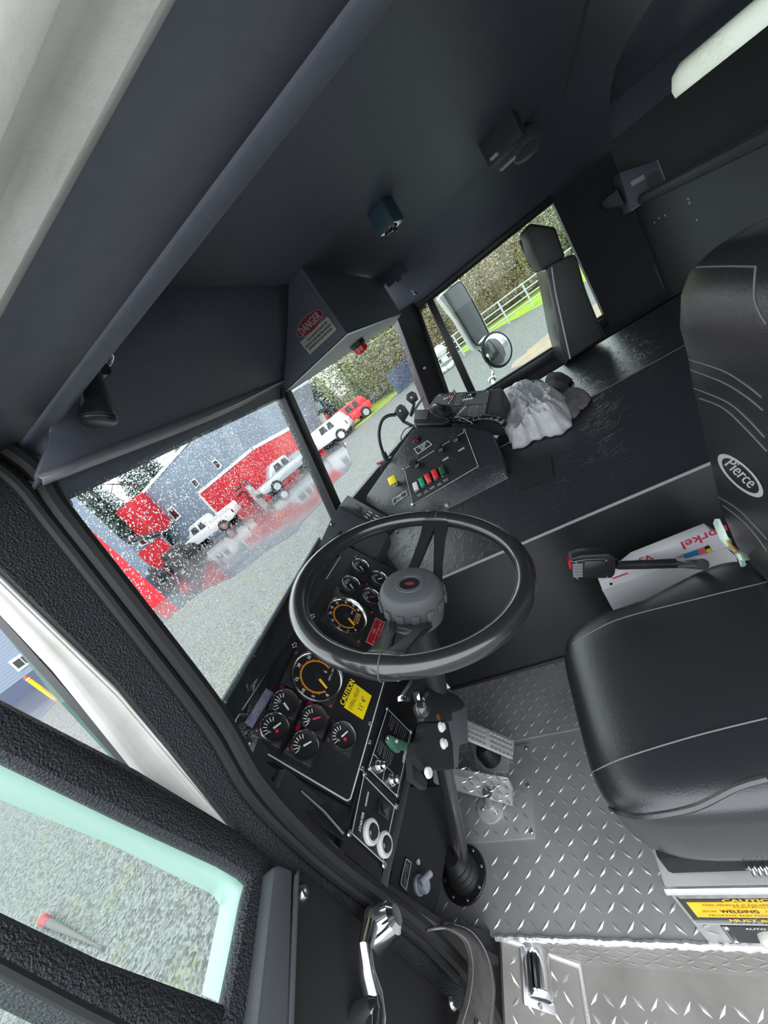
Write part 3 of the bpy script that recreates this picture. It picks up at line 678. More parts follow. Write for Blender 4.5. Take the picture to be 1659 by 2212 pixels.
def ring(c, r, m='chrome', parent=None, n=32):
    MB().lathe([(r * 1.05, .0105), (r * 1.02, .009), (r * .96, .001)], c, PN, n, caps=False).build('reflector_ring', m, parent)
    return MB().lathe([(r * 1.10, 0), (r * 1.12, .006), (r * 1.10, .010), (r * 1.06, .0115), (r * 1.045, .0105)], c, PN, n, caps=False).build('bezel', 'black_gloss', parent)
def gauge(corners, c, r, big=None, needle=-135, ncol='text_white', nums=None, extra=None, deep=.018):
    # corners: module plate outline in pixels; c: dial centre pixel; angles measured clockwise from up
    P = [pp(px, py, deep) for px, py in corners]
    gz = MB().prism(P, -PN * deep).build('gauge', 'module', ip, bevel=.002)
    C = pp(c[0], c[1], deep)
    ring(C, r, parent=gz)
    MB().lathe([(r * .99, 0), (r * .99, .0015), (0, .0015)], C, PN, 32).build('dial', 'dial', gz)
    D = C + PN * .002
    def at(ang, rad): a = math.radians(ang); return D + rad * r * (math.sin(a) * PU + math.cos(a) * PV)
    mb = MB()
    if big:
        for k in range(60 + 1):
            a = -140 + 260 * k / 60; mb.strip([at(a, .66), at(a, .74 if k % 5 == 0 else .71)], .0011, PN, .0004)
        mb.strip([at(-140 + 260 * k / 30, .66) for k in range(31)], .0016, PN, .0004)
        mb.build('scale', 'orange', gz)
        for a, s_ in nums: text(MB(), s_, at(a, .86), PU, PV, h=r * .13, bold=.0006).build('numeral', 'text_white', gz)
    else:
        for k in range(7):
            a = -60 + 120 * k / 6 + (extra or {}).get('rot', 0); mb.strip([at(a, .55), at(a, .8)], .0016, PN, .0004)
        for a, s_ in (nums or []): text(mb, s_, at(a, .42), PU, PV, h=r * .22)
        mb.build('scale', 'text_white', gz)
    a = math.radians(needle); d = math.sin(a) * PU + math.cos(a) * PV; q = math.cos(a) * PU - math.sin(a) * PV
    w = .05 * r if big else .07 * r
    if big and mb.v: pass
    MB().prism([D + q * w - d * .05 * r, D + q * w * .7 + d * .62 * r, D - q * w * .7 + d * .62 * r, D - q * w - d * .05 * r], PN * .002).build('needle', ncol, gz)
    if big: MB().lathe([(.16 * r, .0), (.16 * r, .003), (0, .0035)], D, PN, 20).build('hub_cap', 'black', gz)
    return gz, C, D
# tachometer
gz, C, D = gauge([(605, 1473), (661, 1358), (760, 1412), (720, 1532)], (684, 1462), .055, True, -152, 'needle_y',
                 [(-140, '0'), (-100, '5'), (-70, '10'), (-35, '15'), (5, '20'), (45, '25'), (120, '34')])
mb = MB(); text(mb, '6', D + (.35 * PU - .25 * PV) * .055, PU, PV, h=.009); text(mb, 'RPM x 100', D + (.35 * PU - .52 * PV) * .055, PU, PV, h=.005); mb.build('legend', 'text_white', gz)
for px, py in ((714, 1525), (640, 1410)): screw(MB(), pp(px, py, .018), PN, .0035, .002).build('screw', 'copper', gz)
# speedometer
gz, C, D = gauge([(694, 1332), (728, 1266), (806, 1320), (780, 1392)], (748, 1332), .053, True, -150, 'needle_y',
                 [(-140, '0'), (-112, '5'), (-80, '15'), (-48, '25'), (-20, '35'), (5, '45'), (35, '55'), (70, '65'), (100, '75'), (122, '85')])
mb = MB(); c = D + (.18 * PU - .55 * PV) * .053
mb.strip([c - PU * .016 - PV * .006, c + PU * .016 - PV * .006, c + PU * .016 + PV * .006, c - PU * .016 + PV * .006], .0015, PN, .0006, True); mb.build('odometer_frame', 'orange', gz)
mb = MB(); text(mb, '114190', c, PU, PV, h=.007); mb.build('odometer', 'text_white', gz)
mb = MB(); text(mb, 'MPH', D + (.38 * PU - .2 * PV) * .053, PU, PV, h=.005); mb.build('legend', 'text_white', gz)
for px, py in ((775, 1385), (803, 1323)): screw(MB(), pp(px, py, .018), PN, .0035, .002).build('screw', 'copper', gz)
# small gauges, left bank
def lamp(px, py, parent, r=.0062): MB().lathe([(r, 0), (r, .004), (r * .8, .007), (0, .0085)], pp(px, py, .018), PN, 14).build('warning_lamp', 'red_dark', parent)
def small(corn, c, needle, ncol='text_white', nums=None, red=None, lampp=None, screws=(), rot=0, blue=False):
    gz, C, D = gauge(corn, c, .0255, False, needle, ncol, nums, {'rot': rot})
    if red:
        mb = MB().lathe([(.0035, 0), (.0035, .0008), (0, .0008)], D + red[0] * PU * .0255 + red[1] * PV * .0255, PN, 12); mb.build('red_mark', 'red', gz)
    if lampp: lamp(*lampp, gz)
    for s in screws: screw(MB(), pp(s[0], s[1], .018), PN, .003, .002).build('screw', 'copper', gz)
small([(578, 1532), (601, 1484), (655, 1511), (636, 1557)], (613, 1521), -150, nums=[(0, '20')], lampp=(608, 1488), screws=((588, 1524), (649, 1516)))
small([(544, 1586), (573, 1531), (628, 1560), (604, 1617)], (591, 1574), 120, nums=[(-60, 'E')], red=(-.1, -.3), screws=((556, 1578), (623, 1564)))
small([(640, 1563), (664, 1518), (713, 1548), (697, 1596)], (676, 1555), 140, 'print_red', nums=[(-40, '180')], lampp=(667, 1522), screws=((649, 1561), (708, 1549)))
small([(611, 1624), (642, 1571), (693, 1600), (672, 1659)], (656, 1612), 130, nums=[(-40, '60')], lampp=(642, 1574), screws=((622, 1619), (687, 1604)))
small([(703, 1598), (719, 1554), (772, 1581), (758, 1636)], (738, 1592), 120, nums=[(-60, 'E')], red=(-.1, -.3), screws=((711, 1597), (766, 1583)))
# small gauges, right bank
small([(751, 1238), (765, 1203), (804, 1226), (789, 1256)], (777, 1225), -150, nums=[(0, '12')], lampp=(769, 1205))
small([(731, 1279), (747, 1240), (785, 1262), (770, 1291)], (756, 1264), -140, nums=[(0, '90')])
small([(790, 1262), (805, 1230), (842, 1252), (829, 1280)], (817, 1252), 130, nums=[(-40, 'F')])
small([(773, 1292), (791, 1260), (828, 1284), (811, 1317)], (799, 1291), 140, 'print_red', nums=[(-40, '180')], lampp=(792, 1267))

def sticker(name, label, corners, fn, n, m, th=.0012, parent=None):
    P = [fn(px, py) for px, py in corners]
    o = MB().prism([p + n * .0004 for p in P], n * th)
    return P, o
# stickers on the panel
P, q = sticker('x', '', ((730, 1521), (757, 1465), (802, 1504), (783, 1556)), lambda a, b: pp(a, b, .0012), PN, 'yellow')
cs = thing('caution_sticker', 'yellow caution sticker giving the overall height on the instrument panel', 'sticker', P[3])
P2 = [pp(a, b, .0012) for a, b in ((742, 1529), (765, 1477), (802, 1504), (783, 1556))]
q.build('backing', 'panel_black', cs)
MB().prism([p + PN * .0018 for p in P2], PN * .0006).build('yellow_field', 'yellow', cs)
c, u, v, w, h = quadframe(*P2); mb = MB(); text(mb, 'OVERALL HEIGHT', c + v * h * .22, u, v, w=w * .86, h=h * .2, off=.003); text(mb, "11' 4\"", c - v * h * .2, u, v, w=w * .5, h=h * .26, off=.003); mb.build('lettering', 'text_black', cs)
c2, u2, v2, w2_, h2_ = quadframe(pp(730, 1521), pp(756, 1464), pp(765, 1477), pp(742, 1529)); mb = MB(); text(mb, 'CAUTION', c2, u, v, w=w2_ * .95, h=h2_ * .8, off=.004, bold=.0012); mb.build('heading', 'yellow', cs)
P, q = sticker('x', '', ((790, 1387), (811, 1336), (836, 1349), (818, 1402)), lambda a, b: pp(a, b, .0012), PN, 'red')
rs = thing('dimension_sticker', 'red sticker with truck weight figures beside the speedometer', 'sticker', P[3])
q.build('backing', 'red_sticker', rs); c, u, v, w, h = quadframe(*P); mb = MB()
text(mb, '7205', c + v * h * .26, u, v, h=h * .17, off=.0022); text(mb, "11' 1\" 37,260 lbs", c, u, v, w=w * .86, h=h * .17, off=.0022); text(mb, '18 TONS 1720 lbs', c - v * h * .26, u, v, w=w * .86, h=h * .17, off=.0022); mb.build('lettering', 'text_white', rs)
mb = MB().strip([P[0] + PN * .002, P[1] + PN * .002, P[2] + PN * .002, P[3] + PN * .002], .001, PN, .0006, True); mb.build('border', 'text_white', rs)
P, q = sticker('x', '', ((529, 1561), (574, 1487), (591, 1497), (545, 1573)), lambda a, b: pp(a, b, .0012), PN, 'purple')
am = thing('name_sticker', 'faded purple sticker lettered AMERICA beside the gauges', 'sticker', P[3]); q.build('backing', 'purple', am)
c, u, v, w, h = quadframe(*P); mb = MB(); text(mb, 'AMERICA', c + u * w * .08, u, v, w=w * .72, h=h * .6, off=.0022, shear=.2); mb.build('lettering', 'text_grey', am)

# ---- lower fascia plates
def ys(px, py, off=0): return ay(px, py, YS - off)
SN = V(0, -1, 0)
sp_ = thing('starter_panel', 'black starter and ignition panel with two white ringed buttons', 'switch panel', ys(800, 1800))
MB().prism([ys(a, b, .001) for a, b in ((785, 1668), (858, 1742), (830, 1870), (754, 1801))], SN * .003).build('plate', 'panel_black', sp_)
MB().strip([ys(a, b, .004) for a, b in ((786, 1675), (852, 1743), (827, 1862), (760, 1800))], .0018, SN, .0006, True).build('border_line', 'white_line', sp_)
for a, b in ((787, 1673), (754, 1800), (829, 1868), (855, 1742)): screw(MB(), ys(a, b, .004), SN, .006, .004).build('screw', 'steel', sp_)
mb = MB(); text(mb, 'STARTER', ys(780, 1775, .0045), V(1, 0, 0), V(0, 0, 1), w=.030, h=.0065, shear=.15, bold=.0005); text(mb, 'IGNITION', ys(792, 1726, .0045), V(1, 0, 0), V(0, 0, 1), w=.024, h=.005, shear=.15, bold=.0004); mb.build('lettering', 'text_white', sp_)
for a, b in ((799, 1797), (828, 1824)):
    o = MB().lathe([(.0205, 0), (.0205, .006), (.0175, .009), (.0135, .009), (.013, .004)], ys(a, b, .004), SN, 24).build('button_ring', 'white', sp_)
    MB().lathe([(.0128, 0), (.0128, .010), (.011, .012), (0, .0125)], ys(a, b, .004), SN, 20).build('push_button', 'black_gloss', o)
q = ys(826, 1748, .004); o = MB().box(q + SN * .003, (.013, .003, .017)).build('ignition_switch', 'black_gloss', sp_, bevel=.001)
MB().prism([q + V(-.009, -.006, -.012), q + V(.009, -.006, -.012), q + V(.009, -.006, .012), q + V(-.009, -.014, .012)], (0, .002, 0)).build('switch_lever', 'black_gloss', o)

cp = thing('engine_control_plate', 'brown black placard with green lever and two chrome knobs under the gauges', 'control plate', ys(840, 1660))
MB().prism([ys(a, b, .001) for a, b in ((835, 1525), (891, 1580), (860, 1728), (790, 1660))], SN * .003).build('plate', 'panel_black', cp)
mb = MB(); mb.strip([ys(a, b, .004) for a, b in ((837, 1531), (887, 1582), (857, 1720), (796, 1660))], .0016, SN, .0006, True)
mb.strip([ys(a, b, .004) for a, b in ((806, 1628), (855, 1676))], .001, SN, .0006); mb.strip([ys(a, b, .004) for a, b in ((832, 1655), (826, 1688))], .001, SN, .0006); mb.build('border_line', 'white_line', cp)
mb = MB()
for i in range(9):
    for (x0, y0, x1, y1) in ((846, 1545, 878, 1577), (822, 1600, 850, 1628)):
        t = i / 8; a = np.array([x0 + (x1 - x0) * t, y0 + (y1 - y0) * t]); b = a + np.array([-6 - (i % 3), 24 + 4 * (i % 2)]); mb.strip([ys(a[0], a[1], .004), ys(b[0], b[1], .004)], .0007, SN, .0004)
o = mb.build('fine_print', 'text_grey', cp); o['kind'] = 'stuff'
mb = MB(); text(mb, 'Williams', ys(872, 1634, .0045), V(1, 0, 0), V(0, 0, 1), w=.030, h=.008, shear=.25, bold=.0005); mb.build('lettering', 'text_white', cp)
for a, b in ((836, 1531), (887, 1581), (857, 1718), (797, 1661)): screw(MB(), ys(a, b, .004), SN, .005, .003).build('screw', 'steel', cp)
for a, b in ((815, 1656), (843, 1686)):
    MB().lathe([(.013, 0), (.013, .004), (.011, .010), (.008, .013), (.008, .020), (.005, .024), (0, .025)], ys(a, b, .004), SN, 20).build('valve_knob', 'chrome', cp)
o = MB().prism([ys(a, b, .018) for a, b in ((842, 1587), (886, 1606), (884, 1622), (870, 1618), (864, 1626), (852, 1617), (840, 1600))], V(0, .012, 0)).build('lever', 'green_lever', cp, bevel=.002)
MB().superq(ys(838, 1594, .022), (.0045, .0045, .0045), 1, 1, nu=12, nv=8).build('lever_pin', 'chrome', o)
MB().superq(ys(857, 1601, .022), (.004, .004, .004), 1, 1, nu=12, nv=8).build('lever_pin', 'white', o)

# heater valve with label on the kick panel
def kk(px, py, off=0): return ay(px, py, .739 - off)
hv = thing('heater_valve', 'grey plastic valve handle with black label plate low on the kick panel', 'valve', kk(905, 1930))
o = MB().lathe([(.020, 0), (.020, .006), (.0165, .008), (.0165, .022), (.014, .026), (0, .026)], kk(903, 1912), SN, 24).build('knob_base', 'grey_handle', hv)
a, b = kk(908, 1908, .02), kk(930, 1886, .03); MB().tube([a, b], .0075, 10).build('handle', 'grey_handle', o)
MB().prism([kk(x, y) for x, y in ((876, 1850), (891, 1862), (879, 1930), (862, 1910))], SN * .003).build('label_plate', 'panel_black', hv)
MB().strip([kk(x, y, .003) for x, y in ((877, 1855), (888, 1864), (877, 1924), (865, 1908))], .0018, SN, .0008, True).build('label_border', 'white_line', hv)
mb = MB(); text(mb, 'HEATER\nON - OFF', kk(877, 1889, .0035), V(1, 0, 0), V(0, 0, 1), w=.045, h=.012); mb.build('lettering', 'text_grey', hv)
MB().lathe([(.006, 0), (.006, .004), (0, .006)], kk(902, 1862), SN, 14).build('indicator', 'lens_clear', hv)

# ================================================================== STEERING WHEEL
WC = V(.605, .352, -.357); WA = unit(V(0.0, -.438, .899)); WX = V(1, 0, 0); WY = np.cross(WA, WX)      # WY points forward/up along the rim plane
def wp(ang, r, h=0): return WC + r * (math.sin(ang) * WX + math.cos(ang) * WY) + WA * h
def wang(px, py):
    p = ap(px, py, WC, WA) - WC; return math.atan2(p @ WX, p @ WY)
sw_ = thing('steering_wheel', 'large black two spoke steering wheel with grey ribbed hub', 'steering wheel', WC - WA * .09)
RM, rm = .2215, .0185
MB().tube([wp(2 * math.pi * i / 96, RM) for i in range(96)], rm, 16, closed=True).build('rim', 'black_gloss', sw_)
a1, a2 = wang(946, 1120), wang(826, 1437)
for a, nm in ((a1, 'spoke'), (a2, 'spoke')):
    d = math.sin(a) * WX + math.cos(a) * WY; q = np.cross(WA, d)
    # V shaped spoke with a window: two arms and a bridge
    def sp2(r, s, h): return WC + d * r + q * s + WA * h
    mb = MB()
    sec = [(.215, .032, .004), (.185, .030, -.010), (.165, .030, -.022), (.11, .036, -.050), (.055, .046, -.078)]
    w_in = [.0, .0, .004, .016, .026]
    for sgn in (-1, 1):
        loops = []
        for (r, s, h), wi in zip(sec, w_in):
            loops.append([sp2(r, sgn * s, h + .007), sp2(r, sgn * wi, h + .007), sp2(r, sgn * wi, h - .007), sp2(r, sgn * s, h - .007)])
        mb.loft(loops)
    mb.box(WC + d * .068 - WA * .072, (.001, .001, .001))
    mb2 = MB(); mb2.loft([[sp2(r, s_, h + .006), sp2(r, -s_, h + .006), sp2(r, -s_, h - .006), sp2(r, s_, h - .006)] for r, s_, h in ((.085, .03, -.063), (.045, .04, -.084))])
    mb.v += mb2.v and []
    o = MB(); o.v = mb.v[:len(mb.v)]; o.f = mb.f; o.sm = mb.sm
    n0 = len(o.v); o.v += mb2.v; o.f += [[i + n0 for i in f] for f in mb2.f]; o.sm += mb2.sm
    so = o.build('spoke', 'black_gloss', sw_, bevel=.003)
    # moulded collar where the spoke meets the rim
    pts = [wp(a + t, RM) for t in np.linspace(-.13, .13, 9)]
    MB().tube(pts, [rm * 1.02, rm * 1.07, rm * 1.1, rm * 1.12, rm * 1.13, rm * 1.12, rm * 1.1, rm * 1.07, rm * 1.02], 16).build('rim_collar', 'black_gloss', sw_)
    MB().tube([wp(a, RM) + rm * 1.14 * (math.cos(t) * d + math.sin(t) * WA) for t in np.linspace(-.9, 2.6, 14)], .0011, 5).build('mould_line', 'grey_sheet', sw_)
hub = MB().lathe([(.060, -.105), (.062, -.085), (.066, -.070), (.0655, -.048), (.063, -.034), (.058, -.026), (.0535, -.0225), (.030, -.021), (.029, -.019), (.0215, -.019), (.0205, -.0235), (0, -.0235)], WC, WA, 48, ref=WX).build('hub', 'hub_grey', sw_)
MB().lathe([(.0205, -.0232), (.0205, -.0225), (0, -.0222)], WC, WA, 28).build('horn_button', 'black_gloss', hub)
MB().lathe([(.0095, -.0222), (.0095, -.0215), (0, -.0213)], WC, WA, 20, ref=WY, scale2=.42).build('badge', 'danger_red', hub)
for k in range(14):
    an = 2 * math.pi * k / 14; d = math.sin(an) * WX + math.cos(an) * WY; q = np.cross(WA, d); c = WC + d * .0685 - WA * .058
    MB().box(c, (.008, .0025, .0095), np.stack([q, d, WA], 1)).build('hub_rib', 'hub_grey', hub, bevel=.0015)
MB().lathe([(.040, -.115), (.060, -.1)], WC, WA, 24).build('hub_boss', 'white_paint', hub)
# ================================================================== STEERING COLUMN
FB = az(1003, 1888, FZ)
sc = thing('steering_column', 'black steering column with signal lever and rubber floor boot', 'steering column', FB)
J1 = WC - WA * .44
MB().tube([WC - WA * .105, WC - WA * .2, WC - WA * .34, J1], [.037, .040, .042, .036], 20).build('jacket', 'black', sc)
SD = unit(FB - J1)
MB().tube([J1 - SD * .02, J1 + SD * .12, FB - SD * .03], [.021, .0215, .0225], 20).build('shaft_tube', 'black_gloss', sc)
MB().tube([J1 + SD * .02, J1 + SD * .026, J1 + SD * .034, J1 + SD * .04], [.0225, .0245, .0245, .0225], 20).build('collar', 'black', sc)
bo = MB().lathe([(.048, .0), (.048, .012), (.043, .02), (.046, .028), (.039, .036), (.041, .044), (.034, .052), (.035, .060), (.026, .070), (.024, .085)], FB, unit(V(0, 0, 1) * .75 - SD * .25), 28).build('boot', 'rubber', sc)
fg = MB().lathe([(.068, 0), (.068, .004), (.066, .006), (.046, .006)], FB, V(0, 0, 1), 40).build('flange', 'black', sc)
for k in range(8):
    an = 2 * math.pi * (k + .3) / 8; screw(MB(), FB + V(.058 * math.cos(an), .058 * math.sin(an), .006), V(0, 0, 1), .0048, .003).build('screw', 'steel', fg)
def c3(x, y): return (x / 3.95 + 740, y / 3.95 + 1480)
BY = .47
def bk(x, y, off=0): a, b = c3(x, y); return ay(a, b, BY - off)
br = MB().prism([bk(*p) for p in ((705, 318), (908, 318), (945, 500), (958, 715), (720, 722), (612, 600), (620, 492), (655, 470), (692, 452), (698, 400), (684, 370))], (0, .02, 0)).build('bracket_cover', 'carpet', sc, bevel=.003)
for x, y in ((835, 358), (853, 500)):
    MB().lathe([(.0105, 0), (.0105, .003), (.0075, .005), (.0075, .009), (0, .010)], bk(x, y), SN, 18).build('cap_screw', 'white', br)
MB().prism([bk(*p, .004) for p in ((650, 45), (740, 40), (800, 60), (890, 40), (985, 85), (1048, 160), (1030, 205), (935, 240), (945, 305), (700, 308), (688, 180))], (0, .02, 0)).build('upper_shroud', 'black', sc, bevel=.004)
MB().lathe([(.0078, 0), (.0078, .0012), (0, .0014)], bk(816, 275, .004), SN, 20, scale2=.75).build('badge', 'copper', sc)
MB().prism([bk(*p, -.015) for p in ((908, 300), (935, 235), (1062, 170), (1075, 490), (1000, 510), (992, 700), (955, 700), (945, 500))], (0, .012, 0)).build('side_plate', 'grey_sheet', sc, bevel=.002)
MB().prism([bk(*p, -.03) for p in ((590, 590), (640, 690), (725, 830), (715, 890), (600, 800))], (0, .015, 0)).build('support_arm', 'black_matte', sc)
MB().lathe([(.0095, 0), (.0095, .004), (.008, .007), (0, .008)], bk(722, 748, .012), SN, 18).build('end_cap', 'white', sc)
MB().tube([bk(722, 748, 0), bk(760, 720, -.03)], .006, 8).build('end_rod', 'steel', sc)
def c7(x, y): return (x / 5.925 + 840, y / 5.925 + 1440)
def lv(x, y, off): a, b = c7(x, y); return ay(a, b, BY - off)
tl = MB().prism([lv(*p, .03) for p in ((275, 240), (330, 150), (430, 130), (405, 200), (300, 350), (290, 440), (240, 440), (205, 345))], (0, .014, 0)).build('signal_lever', 'black', sc, bevel=.003)
MB().prism([lv(*p, .033) for p in ((190, 352), (262, 362), (258, 438), (186, 432))], (0, .016, 0)).build('lever_tip', 'chrome', tl, bevel=.002)
kb = MB().superq(lv(415, 545, .03), (.0165, .0165, .0165), 1, 1, nu=24, nv=14).build('shift_knob', 'black_gloss', sc)
MB().lathe([(.008, .0), (.008, .008)], lv(430, 410, .03), V(0, 0, 1), 14).build('knob_collar', 'chrome', kb)
MB().tube([lv(435, 410, .028), lv(490, 345, .01)], .004, 8).build('knob_stalk', 'steel', kb)
mb = MB(); text(mb, 'PULL\nOUT', lv(450, 500, .0475), V(.8, 0, .6), V(-.6, 0, .8), w=.012, h=.010); mb.build('knob_lettering', 'text_white', kb)
# ================================================================== PEDALS
def pedal(nm, lab, corners, zf, zr, m):
    t = thing(nm, lab, 'pedal', az(*corners[2], FZ)); P = []
    for i, (px, py) in enumerate(corners): P.append(az(px, py, zf if i in (0, len(corners) - 1) else zr))
    MB().prism(P, (0, 0, -.012)).build('tread_plate', m, t, bevel=.003); return t, P
def padpat(t, P, n, k, L, name='raised_pattern'):
    mb = MB(); u = P[1] - P[0]; v = P[3] - P[0]; un = unit(u); vn = unit(v - un * (v @ un)); nn = np.cross(un, vn); nn = nn if nn[2] > 0 else -nn
    for i in range(n):
        for j in range(k):
            c = P[0] + u * (i + .6) / (n + .2) + v * (j + .5) / k; s = 1 if (i + j) % 2 else -1
            d = unit(un + s * vn * .8); q = unit(un - s * vn * .8)
            mb.add([c - d * L, c + d * L, c + q * L * .3, c - q * L * .3, c - d * L * .4 + nn * .0018, c + d * L * .4 + nn * .0018], [[0, 3, 4], [3, 5, 4], [3, 1, 5], [1, 2, 5], [2, 4, 5], [2, 0, 4]])
    o = mb.build(name, 'tread_raised', t); o['kind'] = 'stuff'
t, P = pedal('accelerator_pedal', 'grooved aluminium accelerator pedal next to the engine cover side', [(1008, 1554), (1108, 1597), (1104, 1638), (1008, 1598)], -1.04, -1.13, 'alloy')
u, v = (P[1] - P[0]), (P[3] - P[0]); mb = MB(); nn = unit(np.cross(u, v)); nn = nn if nn[2] > 0 else -nn
for i in range(12):
    for j in range(4):
        if i == 5: continue
        c = P[0] + u * (i + .7) / 12.5 + v * (j + .5) / 4.2; mb.box(c + nn * .001, (.0038, .0028, .0012), np.stack([unit(u), unit(np.cross(nn, u)), nn], 1))
o = mb.build('raised_pads', 'tread_raised', t); o['kind'] = 'stuff'
hp = az(1058, 1632, FZ + .02); MB().lathe([(.036, -.02), (.034, .03), (.02, .05)], hp, V(0, 0, 1), 20).build('pedal_boot', 'rubber', t)
MB().prism([az(px, py, FZ + .005) for px, py in ((1015, 1600), (1100, 1640), (1098, 1668), (1060, 1668), (1030, 1650))], (0, 0, .004)).build('base_plate', 'alloy', t)
t, P = pedal('brake_pedal', 'diamond plate brake pedal behind the steering shaft', [(935, 1650), (1098, 1678), (1106, 1700), (1104, 1737), (996, 1708), (936, 1690)], -1.06, -1.14, 'alloy')
P = [az(993, 1650, -1.065), az(1100, 1682, -1.135), az(1104, 1735, -1.135), az(996, 1708, -1.065)]; padpat(t, P, 7, 4, .011)
MB().lathe([(.042, 0), (.042, .005), (.030, .008)], az(1060, 1745, FZ + .004), V(0, 0, 1), 28).build('base_plate', 'alloy', t)
MB().tube([az(1055, 1738, FZ + .008), az(1052, 1712, -1.12)], .014, 12).build('pedal_stem', 'steel', t)
for px, py in ((1042, 1747), (1072, 1756)): screw(MB(), az(px, py, FZ + .012), V(0, 0, 1), .006, .004).build('bolt', 'steel', t)
for f1, f2 in ((.2, .5), (.68, .52)):
    screw(MB(), P[0] + (P[1] - P[0]) * f1 + (P[3] - P[0]) * f2 + V(0, 0, .001), V(0, 0, 1), .004, .002).build('rivet', 'steel', t)

# ================================================================== CENTRE CONTROL CONSOLE
CP = V(1.389, 0, -.621); CN = unit(V(-1, 0, 1)); CU = V(0, -1, 0); CV = unit(V(1, 0, 1))
def c4(x, y): return (x / 4.88 + 780, y / 4.88 + 820)
def cc(x, y, off=0): a, b = c4(x, y); return ap(a, b, CP + CN * off, CN)
co = thing('control_console', 'black vinyl centre console with knobs and coloured rocker switches', 'console', cc(870, 1395))
MB().prism([cc(*p) for p in ((540, 520), (700, 500), (1100, 500), (1345, 540), (1400, 640), (1520, 885), (1555, 1005), (1555, 1040), (870, 1395), (760, 1440), (300, 1440), (35, 1290), (60, 1215))], V(.12, .0, -.10)).build('body', 'vinyl', co, bevel=.006)
MB().prism([cc(*p, .001) for p in ((445, 940), (1100, 535), (1245, 915), (540, 1330))], CN * .002).build('face_plate', 'panel_black', co)
MB().strip([cc(*p, .003) for p in ((455, 945), (1098, 545), (1235, 915), (545, 1320))], .0022, CN, .0006, True).build('border_line', 'white_line', co)
for x, y, r in ((447, 945, .007), (1090, 538, .007), (1235, 918, .008), (542, 1318, .008), (905, 1328, .011), (1502, 1003, .011)): screw(MB(), cc(x, y, .002), CN, r, .005).build('screw', 'steel', co)
for x, y in ((575, 885), (825, 722), (985, 618)):
    o = MB().lathe([(.010, 0), (.010, .016), (.017, .018), (.0185, .024), (.0185, .038), (.016, .043), (0, .044)], cc(x + 15, y + 22, .002), CN, 24).build('knob', 'black_gloss', co)
    mb = MB(); text(mb, 'WIPER\nPUSH' if x > 700 else 'LIGHT', cc(x + 15, y + 22, .047), CU, CV, w=.020, h=.012); mb.build('knob_lettering', 'text_grey', o)
mb = MB()
for x, y, s in ((890, 838, 'WIPER'), (1056, 738, 'WIPER')): text(mb, s, cc(x, y, .0035), CU, CV, w=.030, h=.008, bold=.0004)
for x, y, s in ((615, 1215, 'HIGH\nIDLE'), (685, 1180, 'PUMP\nENGAGED'), (752, 1140, 'IN-PUMP'), (826, 1102, 'FUEL\nPRIMER'), (892, 1060, 'BRAKE\nHOLD')): text(mb, s, cc(x, y, .0035), CU, CV, w=.022, h=.010)
mb.build('lettering', 'text_white', co)
o = MB().lathe([(.017, 0), (.017, .010), (.014, .013), (.012, .010)], cc(586, 640, .001), CN, 24).build('indicator_lamp', 'black_gloss', co)
MB().lathe([(.012, .006), (.010, .011), (0, .013)], cc(586, 640, .001), CN, 20).build('lens', 'red_dark', o)
for (x, y), s, hw in (((650, 713), 'DO NOT\nSHIFT', ((560, 730), (700, 645), (745, 685), (600, 785))), ((405, 1245), 'PUMP\nIN GEAR', ((330, 1265), (470, 1175), (490, 1215), (345, 1320)))):
    o = MB().prism([cc(*p, .001) for p in hw], CN * .002).build('label_plate', 'panel_black', co)
    MB().strip([cc(*p, .003) for p in hw], .003, CN, .0008, True).build('label_border', 'white_line', o)
    mb = MB(); text(mb, s, cc(x, y, .0035), CU, CV, w=.036, h=.020, bold=.0005); mb.build('label_lettering', 'text_white', o)
for x, y, m, s in ((588, 1133, 'white', -1), (652, 1088, 'green_btn', 0), (716, 1046, 'red', 1), (790, 1003, 'red', 0), (868, 966, 'green_dark', -1)):
    c = cc(x, y, .002); o = MB().box(c + CN * .003, (.0145, .024, .003), np.stack([CU, CV, CN], 1)).build('rocker_switch', 'black_gloss', co, bevel=.001)
    R3 = np.stack([CU, CV, CN], 1) @ rot_axis((1, 0, 0), s * .18)
    ro = MB().box(c + CN * .009, (.0115, .0205, .006), R3).build('rocker', m, o, bevel=.002)
    if s == 1: pass
pk = MB().lathe([(.013, 0), (.013, .010), (.010, .012), (.010, .024), (.006, .026)], cc(372, 1095, .001), CN, 8).build('brake_valve_nut', 'steel', co)
R3 = np.stack([CU, CV, CN], 1)
MB().box(cc(330, 1062, .040), (.0195, .0195, .006), R3).build('parking_brake_knob', 'yellow', co, bevel=.004)
MB().tube([cc(372, 1095, .02), cc(335, 1065, .038)], .006, 10).build('brake_stem', 'steel', pk)

